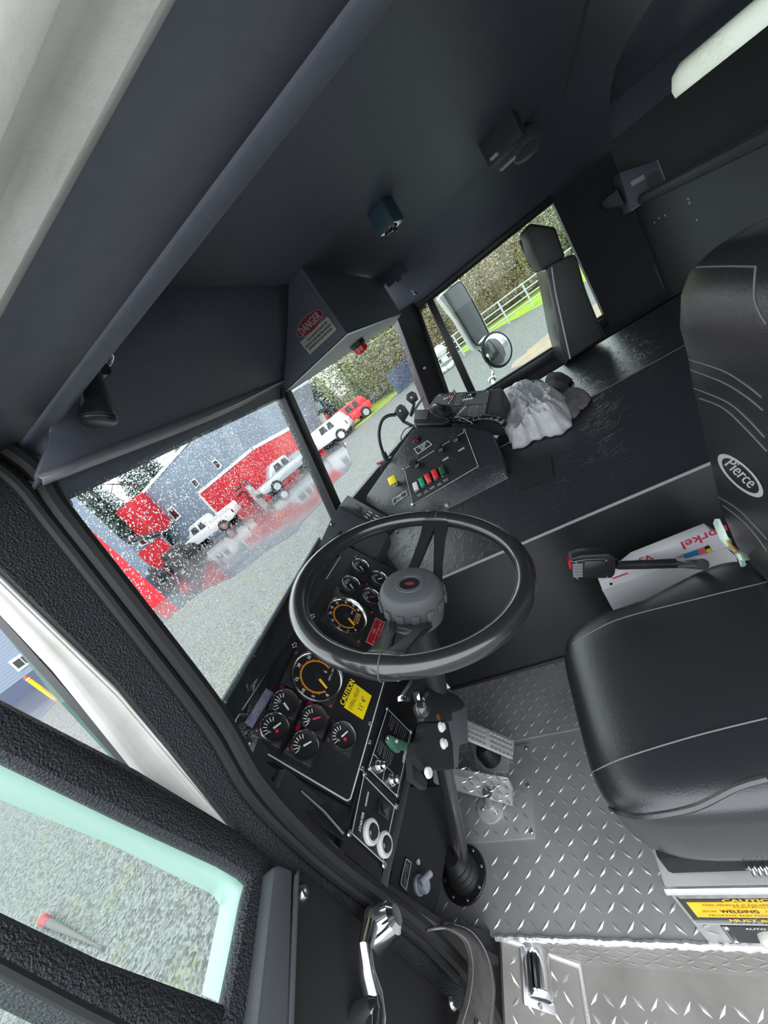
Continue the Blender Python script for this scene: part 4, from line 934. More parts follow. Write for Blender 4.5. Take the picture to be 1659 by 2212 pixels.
# dash centre box with vent slots and grey cover plate
dv = thing('defroster_box', 'grey sheet metal box with black slotted heater control strip by the centre post', 'vent box', ay(760, 1190, .74))
def c6(x, y): return (x / 8.295 + 680, y / 8.295 + 1050)
GP = ay(740, 1140, .735); GN = unit(V(-.25, -.8, .55))
def dv_(x, y, off=0): a, b = c6(x, y); return ap(a, b, GP + GN * off, GN)
g6 = [(430, 360), (1050, 705), (1330, 850), (1120, 1250), (700, 1330), (0, 1200), (60, 1090), (280, 610)]
MB().prism([dv_(*p) for p in g6], -GN * .03 + V(0, 0, -.03)).build('cover_plate', 'grey_sheet', dv, bevel=.002)
e1 = dv_(430, 360); e2 = dv_(1050, 705); e3 = dv_(1330, 860)
d1 = ap(*c6(590, 160), e1, unit(np.cross(e2 - e1, V(.1, .75, .35)))); dvec = d1 - e1
tp = [e1, e3, e3 + dvec, e1 + dvec]; MB().prism(tp, -GN * .03).build('control_strip', 'black', dv, bevel=.001)
tn = unit(np.cross(e3 - e1, dvec)); tn = tn if tn @ (-e1) > 0 else -tn
for i in range(3):
    for j in range(3):
        c = e1 + (e3 - e1) * (.50 + .13 * i) + dvec * (.72 - .22 * j); ud = unit(e3 - e1); vd = np.cross(tn, ud)
        MB().box(c + tn * .0008, (.0075, .0022, .0006), np.stack([ud, vd, tn], 1)).build('slot', 'grey_handle' if j != 2 else 'text_grey', dv)
c = e1 + (e3 - e1) * .30 + dvec * .5; MB().box(c + tn * .001, (.014, .014, .001), np.stack([ud, vd, tn], 1)).build('blank_plate', 'panel_black', dv, bevel=.0008)
for x, y in ((300, 690), (1075, 1150), (1480, 830)): screw(MB(), dv_(x, y), GN, .006, .005).build('screw', 'steel', dv)

# ================================================================== SWITCH CONSOLE, MICROPHONE, LAMP
QN = unit(V(-.45, -.12, .88)); QP = V(1.78, .2, -.43); QU = unit(np.cross(V(0, 0, 1), QN)); QU = QU if QU[1] < 0 else -QU; QV = np.cross(QN, QU)
def qq(x, y, off=0): a, b = c4(x, y); return ap(a, b, QP + QN * off, QN)
sx = thing('switch_console', 'grey switch box with rows of metal toggle switches below the side window', 'switch panel', qq(1150, 420) - V(0, 0, .08))
MB().prism([qq(*p) for p in ((780, 165), (830, 140), (1400, 90), (1470, 75), (1505, 110), (1490, 330), (1450, 420), (700, 430), (690, 300))], -QN * .05 + V(.02, 0, -.06)).build('body', 'wall_grey', sx, bevel=.015, seg=3)
MB().prism([qq(*p, .001) for p in ((815, 155), (1360, 118), (1305, 385), (700, 400))], QN * .003).build('face_plate', 'switch_plate', sx)
MB().strip([qq(*p, .004) for p in ((815, 155), (1360, 118), (1305, 385))], .002, QN, .0006).build('border_line', 'black', sx)
MB().strip([qq(*p, .004) for p in ((940, 285), (1330, 258))], .003, QN, .0006).build('divider_line', 'black', sx)
for x, y in ((835, 165), (1335, 125), (1300, 262)): screw(MB(), qq(x, y, .004), QN, .006, .004).build('screw', 'steel', sx)
for (x0, y0), (x1, y1), n, m in (((885, 205), (985, 170), 6, 'chrome'), ((935, 245), (1000, 150), 6, 'copper'), ((1085, 215), (1175, 200), 5, 'chrome'), ((1010, 385), (1105, 290), 6, 'chrome')):
    for i in range(n):
        t = i / (n - 1); b = qq(x0 + (x1 - x0) * t, y0 + (y1 - y0) * t, .004); o = MB().lathe([(.006, 0), (.006, .004), (.004, .006)], b, QN, 10).build('toggle_switch', 'steel', sx)
        MB().tube([b + QN * .004, b + QN * .022 + QV * .006], [.0025, .0038], 8).build('toggle_lever', m, o)
for ps in (((1010, 160), (1070, 150), (1040, 265), (985, 270)), ((1150, 285), (1235, 270), (1205, 375), (1125, 385))):
    o = MB().prism([qq(*p, .004) for p in ps], QN * .0015).build('label_plate', 'text_grey', sx); P = [qq(*p, .0058) for p in ps]; mb = MB()
    for i in range(5): mb.strip([P[0] + (P[3] - P[0]) * (.15 + .17 * i) + (P[1] - P[0]) * .15, P[0] + (P[3] - P[0]) * (.15 + .17 * i) + (P[1] - P[0]) * .85], .0035, QN, .0003)
    mb.build('fine_print', 'panel_black', o)
MB().prism([qq(*p, .004) for p in ((1110, 150), (1215, 145), (1195, 185), (1085, 190))], QN * .002).build('switch_recess', 'panel_black', sx)

mc = thing('radio_microphone', 'black two way radio hand microphone hung on a clip with coiled cord', 'microphone', qq(700, 470, .02))
MB().prism([qq(*p, .075) for p in ((560, 330), (575, 312), (715, 308), (735, 340), (800, 385), (905, 400), (930, 430), (860, 470), (560, 472), (550, 440))], -QN * .04).build('body', 'black', mc, bevel=.008, seg=3)
MB().prism([qq(*p, .078) for p in ((572, 325), (712, 322), (690, 412), (556, 412))], -QN * .006).build('speaker_face', 'grey_sheet', mc, bevel=.002)
MB().prism([qq(*p, .06) for p in ((720, 318), (760, 255), (800, 240), (880, 260), (935, 265), (945, 300), (900, 385), (840, 370), (790, 330))], -QN * .05).build('hanger_clip', 'black_gloss', mc, bevel=.006)
MB().prism([qq(*p, .068) for p in ((790, 262), (880, 262), (860, 330), (800, 320))], -QN * .01).build('clip_plate', 'panel_black', mc, bevel=.002)
MB().prism([qq(*p, .005) for p in ((555, 475), (745, 470), (760, 500), (600, 505))], -QN * .02).build('bracket', 'alloy', mc)
path = pxpath([c4(x, y) for x, y in ((910, 440), (1000, 425), (1120, 440), (1230, 420), (1340, 410), (1440, 430), (1510, 470))], lambda a, b: ap(a, b, QP + QN * .03, QN), 60)
hel = []; rc_ = .0125
for i, p in enumerate(path):
    tdir = unit(path[min(i + 1, len(path) - 1)] - path[max(i - 1, 0)]); e = unit(np.cross(tdir, QN)); an = i * 2 * math.pi * 34 / len(path) ; hel.append(p + rc_ * (math.cos(an) * e + math.sin(an) * QN))
hel2 = []
for i in range(len(path) * 2 - 1):
    p = path[i // 2] if i % 2 == 0 else (path[i // 2] + path[i // 2 + 1]) / 2
    k = min(i // 2, len(path) - 2); tdir = unit(path[k + 1] - path[k]); e = unit(np.cross(tdir, QN)); an = (i / 2) * 2 * math.pi * 34 / len(path); hel2.append(p + rc_ * (math.cos(an) * e + math.sin(an) * QN))
MB().tube(hel2, .0036, 6).build('coiled_cord', 'black_gloss', mc)
MB().tube(pxpath([c4(x, y) for x, y in ((905, 425), (1040, 400), (1140, 440), (1180, 465))], lambda a, b: ap(a, b, QP + QN * .045, QN), 6), .003, 6).build('plain_cord', 'black_gloss', mc)

LX = 1.64
def lx(x, y, off=0): a, b = c4(x, y); return ax(a, b, LX - off)
ln = thing('gooseneck_lamp', 'thin black gooseneck map lamp curving up behind the control console', 'lamp', lx(260, 930))
MB().tube(pxpath([c4(x, y) for x, y in ((265, 850), (220, 740), (195, 640), (190, 540), (215, 440), (265, 390), (330, 372), (365, 375))], lambda a, b: ax(a, b, LX), 5), .0075, 10).build('gooseneck', 'black', ln)
MB().tube([lx(268, 850), lx(235, 765)], .012, 12).build('ferrule', 'black', ln)
MB().prism([lx(*p) for p in ((205, 870), (310, 828), (300, 880), (230, 985), (205, 978))], (.03, 0, 0)).build('base', 'black', ln, bevel=.003)
MB().prism([lx(*p, .002) for p in ((160, 880), (205, 868), (210, 895), (170, 900))], (.02, 0, 0)).build('terminal', 'copper', ln)
MB().tube(pxpath([c4(x, y) for x, y in ((560, 480), (470, 520), (425, 590), (425, 635), (460, 635))], lambda a, b: ax(a, b, LX), 5), .0025, 6).build('wire', 'black', ln)
for nm, lab, pts, hole in (('phone_bracket', 'black mounting plate with white centre hole above the gooseneck lamp', ((415, 258), (462, 278), (512, 355), (445, 462), (395, 402), (348, 350), (370, 292)), (412, 327)),
                           ('phone_bracket', 'black mounting plate with white centre hole clamped by the windshield pillar', ((535, 120), (582, 142), (607, 208), (545, 265), (475, 212), (478, 160)), (530, 186))):
    t = thing(nm, lab, 'bracket', lx(*pts[3]))
    MB().prism([lx(*p) for p in pts], (.012, .004, 0)).build('plate', 'black', t, bevel=.004)
    MB().lathe([(.014, 0), (.014, .003), (.004, .003)], lx(*hole), V(-1, 0, 0), 20).build('boss', 'black_gloss', t)
    MB().lathe([(.0045, .003), (.0045, .0045), (0, .0045)], lx(*hole), V(-1, 0, 0), 12).build('hole_plug', 'white', t)
    a, b = ((445, 440), (545, 490)) if hole[0] < 450 else ((560, 245), (520, 380))
    MB().tube([lx(*a, -.01), lx(*b, -.01)], .007, 8).build('mount_arm', 'black', t)
    if hole[0] > 450: MB().prism([lx(*p, -.012) for p in ((510, 370), (650, 180), (662, 195), (530, 400))], (.012, 0, 0)).build('clamp_bar', 'grey_sheet', t)

# ================================================================== DRIVER SEAT
def rr_loop(xc, yc, z, hx, hy, e=.5, n=44, tilt=0):
    L = []
    for k in range(n):
        t = 2 * math.pi * k / n; c, s = math.cos(t), math.sin(t)
        L.append(V(xc + hx * math.copysign(abs(c) ** e, c), yc + hy * math.copysign(abs(s) ** e, s), z))
    return L
def drape(bvh, ps, f=lambda x, y: ray(x, y), off=.002, n=6, mx=3.0):
    P = [np.array(p, float) for p in ps]; out = []
    for i in range(len(P) - 1):
        p0 = P[max(i - 1, 0)]; p1, p2 = P[i], P[i + 1]; p3 = P[min(i + 2, len(P) - 1)]
        for k in range(n + (i == len(P) - 2)):
            t = k / n; q = .5 * ((2 * p1) + (-p0 + p2) * t + (2 * p0 - 5 * p1 + 4 * p2 - p3) * t * t + (-p0 + 3 * p1 - 3 * p2 + p3) * t ** 3)
            d = unit(ray(*q)); h = bvh.ray_cast(Vector((0, 0, 0)), Vector(d), mx)
            if h[0] is not None: out.append(np.array(h[0]) - d * off)
    return out
st_ = thing('driver_seat', 'black vinyl driver seat with stitched panels and torn foam corner', 'seat', (.575, 0, -.985))
sx0 = .575
def cush_fn(d):
    f = d[1] / .215; d = d.copy()
    if d[2] > 0: d[2] += .012 * max(0, 1 - abs(d[0]) / .2) * 0 - .018 * max(0, f) ** 3
    d[0] *= 1 - .05 * max(0, f) ** 2 + (.13 * max(0, -f) if d[0] > 0 else 0)
    if d[2] > 0: d[2] += .030 * max(0, -f) ** 1.3
    return d
cu = MB().superq(V(sx0, 0.002, -.862), (.222, .225, .098), .32, .38, fn=cush_fn, nu=64, nv=28)
cu.build('cushion', 'vinyl_plain', st_, sharp=80)
lev = [(-.76, -.27, .17, .05), (-.735, -.265, .205, .072), (-.68, -.262, .222, .082), (-.6, -.262, .229, .080), (-.5, -.265, .234, .068), (-.42, -.27, .235, .062), (-.35, -.275, .230, .060), (-.29, -.285, .222, .064), (-.245, -.292, .222, .068), (-.2, -.30, .215, .062), (-.172, -.305, .195, .052), (-.155, -.308, .15, .036), (-.149, -.309, .08, .018)]
bk_ = MB().loft([rr_loop(sx0, y, z, hx, hy, .45) for z, y, hx, hy in lev]); bk_.build('backrest', 'vinyl_plain', st_, sharp=80)
bv_b = bk_.bvh(); bv_c = cu.bvh()
allm = MB(); allm.add(cu.v, cu.f); allm.add(bk_.v, bk_.f); bv_a = allm.bvh()
def seams(bv, lines, r, name, m):
    for ps in lines:
        P = drape(bv, ps, off=.0005)
        if len(P) > 2: MB().tube(P, r, 6).build(name, m, st_)
seams(bv_b, [[(1505, 577), (1570, 575), (1632, 576)], [(1632, 577), (1629, 640), (1640, 675), (1655, 700)], [(1481, 774), (1560, 800), (1610, 830), (1645, 858)], [(1484, 796), (1560, 825), (1610, 855), (1648, 886)],
             [(1490, 835), (1570, 868), (1615, 905), (1652, 945)], [(1494, 855), (1560, 880), (1610, 925), (1657, 975)], [(1452, 865), (1478, 832)], [(1453, 890), (1484, 855)],
             [(1484, 850), (1500, 940), (1524, 1055)], [(1495, 857), (1512, 960), (1536, 1062)], [(1484, 1066), (1524, 1058)], [(1492, 1082), (1530, 1074), (1548, 1112)],
             [(1536, 1064), (1600, 1105), (1657, 1165)], [(1545, 1080), (1610, 1130), (1657, 1190)]], .0012, 'stitched_seam', 'seam_grey')
seams(bv_c, [[(1236, 1392), (1330, 1340), (1500, 1295), (1657, 1257)], [(1264, 1677), (1340, 1640), (1500, 1590), (1657, 1551)]], .0013, 'stitched_seam', 'seam_grey')
seams(bv_c, [[(1264, 1682), (1292, 1728), (1350, 1758), (1400, 1763), (1500, 1745), (1590, 1702), (1657, 1682)]], .005, 'piping', 'vinyl_plain')
# backrest emblem
def px_mesh(bv, mb2d, off):
    vs = []
    for x, y in mb2d:
        d = unit(ray(x, y)); h = bv.ray_cast(Vector((0, 0, 0)), Vector(d), 3.0); vs.append(np.array(h[0]) - d * off if h[0] is not None else d * .85)
    return vs
eu, ev = unit(V(.73, .685, 0))[:2], unit(V(.685, -.73, 0))[:2]
c0 = np.array([1599.5, 1027.5]); o_, i_ = [], []
for k in range(48):
    t = 2 * math.pi * k / 48; o_.append(c0 + eu * 64 * math.cos(t) + ev * 23 * math.sin(t)); i_.append(c0 + eu * 52 * math.cos(t) + ev * 18.5 * math.sin(t))
vs = px_mesh(bv_b, o_ + i_, .002); mb = MB().add(vs, [[k, (k + 1) % 48, 48 + (k + 1) % 48, 48 + k] for k in range(48)]); eo = mb.build('emblem_ring', 'danger_cream', st_)
P_, F_, d_ = textmesh('Pierce'); s2 = 74 / d_[0]; pts = [c0 + np.array([2, -6]) + eu * (p[0] * s2 + .25 * p[1] * s2 * .9) + ev * p[1] * s2 * 1.25 for p in P_]
pv = px_mesh(bv_b, pts, .0022); mb = MB().add(pv, F_); sh = px_mesh(bv_b, [p + np.array([.9, .9]) for p in pts], .0023); mb.add(sh, F_); mb.build('emblem_lettering', 'danger_cream', eo)
# torn corner with foam
c4b = lambda x, y: (x / 3.614 + 1200, y / 3.614 + 1100)
fo = [(1243, 75), (1262, 105), (1290, 145), (1325, 160), (1335, 205), (1372, 235), (1380, 290), (1430, 318), (1500, 350), (1520, 395), (1478, 402), (1490, 435), (1468, 450), (1440, 400), (1415, 375), (1385, 330), (1325, 290), (1285, 240), (1250, 160), (1230, 110)]
cen = c4b(1345, 255)
def foam(poly, off, m, nm, seed):
    rd = random.Random(seed); mb = MB(); rings = []
    for s in (1, .7, .4, .1):
        R2 = []
        for x, y in poly:
            a = np.array(c4b(x, y)); 
            q = a * s + np.array([np.interp(a[1], [1120, 1225], [1556, 1600]), a[1]]) * (1 - s)
            d = unit(ray(*q)); h = bv_a.ray_cast(Vector((0, 0, 0)), Vector(d), 3.0); dist = h[3] if h[0] is not None and h[3] < .98 else .93
            R2.append(d * (dist - off * (1 - s * s) - .003 - rd.uniform(0, .010)))
        rings.append(R2)
    mb.loft(rings); return mb.build(nm, m, st_, sharp=40)
foam(fo, .016, 'foam_green', 'torn_foam', 1)
foam([(1325, 245), (1350, 250), (1390, 290), (1440, 330), (1420, 350), (1385, 320), (1340, 280)], .026, 'foam_orange', 'torn_foam', 2)
# suspension base under the cushion
MB().box(V(.575, -.03, -.955), (.212, .21, .028)).build('seat_base', 'carpet', st_, bevel=.008)
hs = [V(.352, .06 - .0011 * i, -.948) + .007 * V(0, 0, 1) * math.cos(i * .9) + .007 * V(1, 0, 0) * math.sin(i * .9) for i in range(150)]
MB().tube(hs, .0016, 5).build('suspension_spring', 'steel', st_)
MB().tube([V(.366, .12, -.936), V(.364, -.2, -.930)], .003, 8).build('slide_rail', 'steel', st_)

# seat box in bright tread plate with caution placard and connector
sb = thing('seat_box', 'aluminium tread plate box carrying the driver seat', 'seat box', (.58, -.2, FZ))
MB().box(V(.58, -.28, (FZ - .988) / 2 + .0), (.232, .475, (-.988 - FZ) / 2)).build('box', 'tread', sb, bevel=.004)
t_ = MB(); tread(t_, V(.347, .19, -1.0), V(0, -1, 0), V(0, 0, -1), .9, .21)
for v in t_.v: v[0] = 2 * .347 - v[0] if v[0] > .347 else v[0]
o = t_.build('tread_pattern', 'tread_raised', sb); o['kind'] = 'stuff'
MB().tube([V(.346, .196, -.993), V(.346, -.7, -.993)], .006, 8).build('edge_bead', 'weld', sb)
MB().prism([V(.345, .19, -.992), V(.345, -.3, -.992), V(.345, -.3, -1.012), V(.345, .18, -1.012)], (-.003, 0, 0)).build('channel', 'chrome', sb)
def bx_(px, py, off=.0005): return ax(px, py, .343 - off)
cg = thing('welding_placard', 'black and yellow caution placard about welding on the seat box', 'sign', bx_(1490, 1985))
MB().prism([V(.3455, .186, -1.012), V(.3455, -.35, -1.012), V(.3455, -.35, -1.108), V(.3455, .186, -1.108)], (-.002, 0, 0)).build('backing', 'panel_black', cg)
MB().prism([V(.3435, .176, -1.030), V(.3435, -.34, -1.030), V(.3435, -.34, -1.088), V(.3435, .176, -1.088)], (-.0008, 0, 0)).build('yellow_field', 'yellow_sign', cg)
su, sv = V(0, -1, 0), V(0, 0, 1)
mb = MB(); text(mb, 'CAUTION!', V(.3430, .078, -1.021), su, sv, h=.011, w=.085, off=.0006, bold=.001); text(mb, 'MUST BE DISCONNECTED', V(.3430, .035, -1.098), su, sv, h=.011, w=.19, off=.0006, bold=.001); mb.build('heading', 'yellow_sign', cg)
mb = MB(); text(mb, 'THIS VEHICLE IS EQUIPPED WITH ELECTRONICALLY\nCONTROLLED COMPONENTS', V(.3425, .05, -1.042), su, sv, w=.21, h=.014, off=.0006)
text(mb, 'WELDING', V(.3425, .107, -1.062), su, sv, w=.055, h=.010, off=.0006, bold=.0008); text(mb, 'ON THE VEHICLE ALL BATTERY CABLES', V(.3425, -.005, -1.062), su, sv, w=.15, h=.006, off=.0006); text(mb, 'BEFORE', V(.3425, .150, -1.062), su, sv, w=.022, h=.006, off=.0006)
text(mb, 'NEGATIVE AND POSITIVE TERMINALS AT BATTERIES', V(.3425, .05, -1.078), su, sv, w=.21, h=.006, off=.0006); mb.build('lettering', 'text_black', cg)
MB().tube([V(.343, .188, -1.110), V(.343, -.35, -1.110)], .003, 6).build('frame', 'chrome', cg)
ac = thing('charging_inlet', 'small black charging inlet with clear domed cover below the placard', 'inlet', V(.34, .10, -1.20))
MB().prism([V(.345, .150, -1.118), V(.345, -.02, -1.118), V(.345, -.02, -1.188), V(.345, .150, -1.188)], (-.004, 0, 0)).build('plate', 'panel_black', ac)
MB().strip([V(.341, .147, -1.120), V(.341, .147, -1.186)], .002, V(-1, 0, 0), .0008).build('plate_edge', 'chrome', ac)
mb = MB(); text(mb, 'AUTO CHARGING', V(.3405, .07, -1.124), su, sv, w=.09, h=.007, off=.0006); mb.build('lettering', 'text_white', ac)
MB().superq(V(.338, .063, -1.157), (.016, .042, .024), .8, .6, nu=28, nv=14).build('cover', 'lens_clear', ac)
for y, z in ((.143, -1.125), (.143, -1.182), (.0, -1.125)): screw(MB(), V(.341, y, z), V(-1, 0, 0), .0045, .003).build('screw', 'steel', ac)
# step light on the end panel
sl = thing('step_light', 'half round chrome step light on the white step end panel', 'lamp', V(.29, .60, -1.35))
lc = ap(1158, 2098, EPO + EPN * .002, EPN); ED = unit(V(0, -.125, -.146)); lp = []
for i in range(9):
    a = math.pi * i / 8; lp.append([lc + V(x, 0, 0) + EPN * .034 * math.sin(a) + ED * .030 * math.cos(a) for x in (-.045, -.03, 0, .03, .045)])
MB().sheet(lp).build('hood', 'chrome', sl, solid=.003)
MB().box(lc + EPN * .002, (.058, .036, .002), np.stack([V(1, 0, 0), ED, EPN], 1)).build('base_plate', 'steel', sl, bevel=.001)
MB().box(lc + EPN * .012, (.046, .022, .008), np.stack([V(1, 0, 0), ED, EPN], 1)).build('lamp_body', 'black', sl, bevel=.003)
for x in (-.052, .052): screw(MB(), lc + V(x, 0, 0) + EPN * .004, EPN, .005, .003).build('screw', 'steel', sl)

# ================================================================== THINGS BETWEEN SEAT AND ENGINE COVER
def b9(x, y, off=0): a, b = c4b(x, y); return ax(a, b, .93 - off)
wbx = thing('cardboard_box', 'flat white product box with red lettering wedged beside the driver seat', 'box', b9(430, 745))
MB().prism([b9(*p) for p in ((350, 582), (430, 548), (620, 395), (1215, 165), (1330, 240), (1400, 330))] + [V(.93, -.2, FZ + .004), V(.93, b9(425, 745)[1], FZ + .004)] + [b9(425, 745), b9(370, 640)], (.035, 0, 0)).build('carton', 'box_white', wbx, bevel=.002)
MB().prism([b9(*p, .001) for p in ((360, 625), (830, 455), (1330, 300), (1340, 320), (840, 480), (372, 645))], (-.002, 0, 0)).build('fold_edge', 'white', wbx)
U9 = unit(b9(1000, 262) - b9(1250, 165)); W9 = np.cross(V(-1, 0, 0), U9)
text(MB(), 'Snorkel', b9(1195, 205, .001), U9, W9, w=.115, h=.026, off=.001, bold=.0012).build('lettering', 'print_red', wbx)
text(MB(), 'VS', b9(705, 385, .001), U9, W9, w=.03, h=.02, off=.001, bold=.001).build('lettering', 'print_red', wbx)
MB().strip([b9(450, 540, .002), b9(560, 500, .002)], .004, V(-1, 0, 0), .0006).build('red_bar', 'print_red', wbx)
for m, ps in (('text_grey', ((945, 372), (995, 352), (1005, 385), (955, 395))), ('print_blue', ((997, 352), (1105, 315), (1122, 355), (1008, 385))), ('print_pink', ((1105, 315), (1160, 295), (1180, 340), (1124, 355))), ('panel_black', ((1160, 295), (1195, 280), (1225, 322), (1182, 340)))):
    MB().prism([b9(*p, .001) for p in ps], (-.001, 0, 0)).build('label_block', m, wbx)
MB().lathe([(.006, 0), (.006, .001), (0, .001)], b9(1196, 320, .0022), V(-1, 0, 0), 16).build('label_dot', 'yellow', wbx)
MB().lathe([(.004, 0), (.004, .001), (0, .001)], b9(433, 582, .001), V(-1, 0, 0), 14).build('punch_hole', 'text_black', wbx)
def b8(x, y, off=0): a, b = c4b(x, y); return ax(a, b, .86 - off)
bu = thing('belt_buckle', 'black seat belt buckle on a stiff stalk beside the driver seat', 'seat belt', b8(900, 430))
MB().prism([b8(*p) for p in ((112, 400), (125, 385), (200, 360), (420, 350), (460, 375), (475, 440), (465, 510), (440, 540), (160, 545), (120, 480))], (.032, 0, 0)).build('housing', 'black', bu, bevel=.006)
MB().prism([b8(*p, .001) for p in ((225, 405), (385, 400), (390, 520), (215, 525))], (-.002, 0, 0)).build('inset_panel', 'black_gloss', bu, bevel=.0008)
for i in range(9):
    MB().tube([b8(130 + i * 1, 432 + 12 * i, .002), b8(212, 428 + 12 * i, .002)], .0013, 5).build('grip_rib', 'text_grey', bu)
MB().prism([b8(*p, .0) for p in ((105, 405), (118, 405), (122, 465), (110, 468))], (.02, 0, 0)).build('release_button', 'red', bu)
MB().tube([b8(116, 395, .002), b8(135, 408, .003), b8(250, 388, .003), b8(385, 385, .002)], .0016, 6).build('trim_wire', 'chrome', bu)
for x, y in ((160, 412), (395, 395), (400, 525), (170, 535)): screw(MB(), b8(x, y), V(-1, 0, 0), .0035, .003).build('screw', 'steel', bu)
MB().tube([b8(465, 425, -.016), b8(500, 438, -.016), b8(700, 432, -.016), b8(960, 420, -.016), b8(1150, 430, .09)], [.013, .011, .0115, .012, .012], 12).build('stalk', 'black_gloss', bu)

# ================================================================== PASSENGER SEAT
ps_ = thing('passenger_seat', 'dark grey high back passenger seat with separate headrest under the window', 'seat', (2.36, -.42, -.572))
XS = 2.16
def ps(px, py): return ax(px, py, XS)
pts = pxpath([(1183, 580), (1186, 610), (1200, 660), (1207, 710), (1218, 760), (1226, 775)], ps, 3)
MB().prism([ps(*p) for p in ((1182, 578), (1188, 570), (1240, 548), (1248, 560), (1262, 620), (1305, 728), (1228, 778), (1215, 740), (1204, 690), (1192, 630))], (.34, 0, 0)).build('backrest', 'seat_dark', ps_, bevel=.02, seg=3)
MB().prism([ax(px, py, XS + .012) for px, py in ((1178, 582), (1184, 574), (1196, 600), (1212, 690), (1236, 772), (1222, 790), (1206, 730), (1192, 650))], (.31, 0, 0)).build('front_bolster', 'vinyl_plain', ps_, bevel=.015, seg=3)
MB().tube(pxpath([(1192, 577), (1200, 630), (1213, 690), (1224, 740), (1232, 775)], lambda a, b: ax(a, b, XS - .002), 4), .004, 6).build('piping', 'grey_handle', ps_)
MB().tube(pxpath([(1246, 560), (1262, 620), (1285, 680), (1305, 726)], lambda a, b: ax(a, b, XS - .002), 4), .0025, 6).build('side_seam', 'black', ps_)
MB().prism([ps(*p) for p in ((1135, 492), (1145, 482), (1200, 490), (1222, 555), (1170, 585), (1150, 545))], (.30, 0, 0)).build('headrest', 'seat_dark', ps_, bevel=.015, seg=3)
MB().prism([ax(px, py, XS + .25) for px, py in ((1122, 520), (1134, 508), (1150, 530), (1172, 575), (1160, 590), (1146, 575))], (.06, 0, 0)).build('headrest_wing', 'black_matte', ps_, bevel=.01, seg=3)
MB().tube([ps(1205, 562) + V(.15, 0, 0), ps(1215, 590) + V(.15, 0, 0)], .01, 8).build('headrest_post', 'steel', ps_)

# ================================================================== TOWEL AND RAG ON THE ENGINE COVER
def cover_pt(px, py):
    p = az(px, py, s1[2]); 
    if p[0] < s1[0]: p = ap(px, py, s0, nsl)
    return p
def heap(nm, m, outline, c, hmax, seed, parent=None, nr=22, na=120, fold=9, rough=.006, base=.006, detail=0):
    rd = random.Random(seed); ph = [rd.uniform(0, 6.28) for _ in range(12)]; O = np.array(outline, float); c = np.array(c, float); mb = MB(); rings = []
    ang = [math.atan2(p[1] - c[1], p[0] - c[0]) for p in O]; rad = [np.linalg.norm(p - c) for p in O]
    od = sorted(zip(ang, rad)); A = [o[0] for o in od]; R0 = [o[1] for o in od]; A = [A[-1] - 2 * math.pi] + A + [A[0] + 2 * math.pi]; R0 = [R0[-1]] + R0 + [R0[0]]
    for i in range(nr + 1):
        s = 1 - i / nr; L = []
        for k in range(na):
            t = -math.pi + 2 * math.pi * k / na; R1 = np.interp(t, A, R0) * (1 + .02 * math.sin(17 * t + ph[0]))
            q = c + max(s, .01) * R1 * np.array([math.cos(t), math.sin(t)]); p = cover_pt(*q)
            f = 0
            for j, (fx, fy, am) in enumerate(((.06, .045, 1), (-.05, .08, .8), (.11, -.03, .55), (.16, .14, .35), (-.22, .1, .22))): f += am * math.sin(fx * q[0] * fold / 9 + fy * q[1] * fold / 9 + ph[j])
            hgt = hmax * (1 - s ** 2.6) ** .55 * (1 + .22 * f) + base + rough * max(0, math.sin(.35 * q[0] + .28 * q[1] + ph[7])) * (1 - s)
            if detail:
                nv = Vector((q[0] * .035, q[1] * .035, seed)); r1 = 1 - abs(mnoise.noise(nv)) * 2.2; r2 = 1 - abs(mnoise.noise(nv * 2.3)) * 2.2
                hgt += detail * (r1 * .6 + r2 * .35 + .2 * mnoise.noise(nv * 6)) * min(1, (1 - s) * 3)
            p = p + unit(nsl * .6 + V(0, 0, .4)) * max(hgt, .003)
            L.append(p)
        rings.append(L)
    mb.loft(rings, cap=True); return mb.build(nm, m, parent, sharp=180)
tw = tag(heap('towel', 'terry', [(1084, 872), (1092, 845), (1112, 832), (1150, 830), (1175, 833), (1212, 848), (1228, 870), (1238, 905), (1236, 922), (1222, 936), (1180, 945), (1150, 955), (1128, 972), (1108, 972), (1104, 962), (1120, 948), (1096, 940), (1090, 905)], (1163, 893), .055, 4, nr=40, na=200, detail=.028),
         'crumpled white terry towel draped over the engine cover edge', 'towel')
tag(heap('rag', 'rag', [(1138, 842), (1145, 830), (1180, 832), (1210, 842), (1222, 836), (1240, 825), (1236, 842), (1222, 858), (1190, 862), (1150, 858)], (1190, 846), .05, 9, na=70, nr=12), 'dark grey shop rag tucked behind the white towel', 'rag')
tag(heap('rag', 'rag_light', [(1212, 860), (1222, 848), (1236, 842), (1262, 845), (1278, 862), (1272, 874), (1255, 888), (1240, 908), (1226, 900)], (1240, 870), .022, 12, na=70, nr=12), 'light grey thin rag spread beyond the white towel', 'rag')

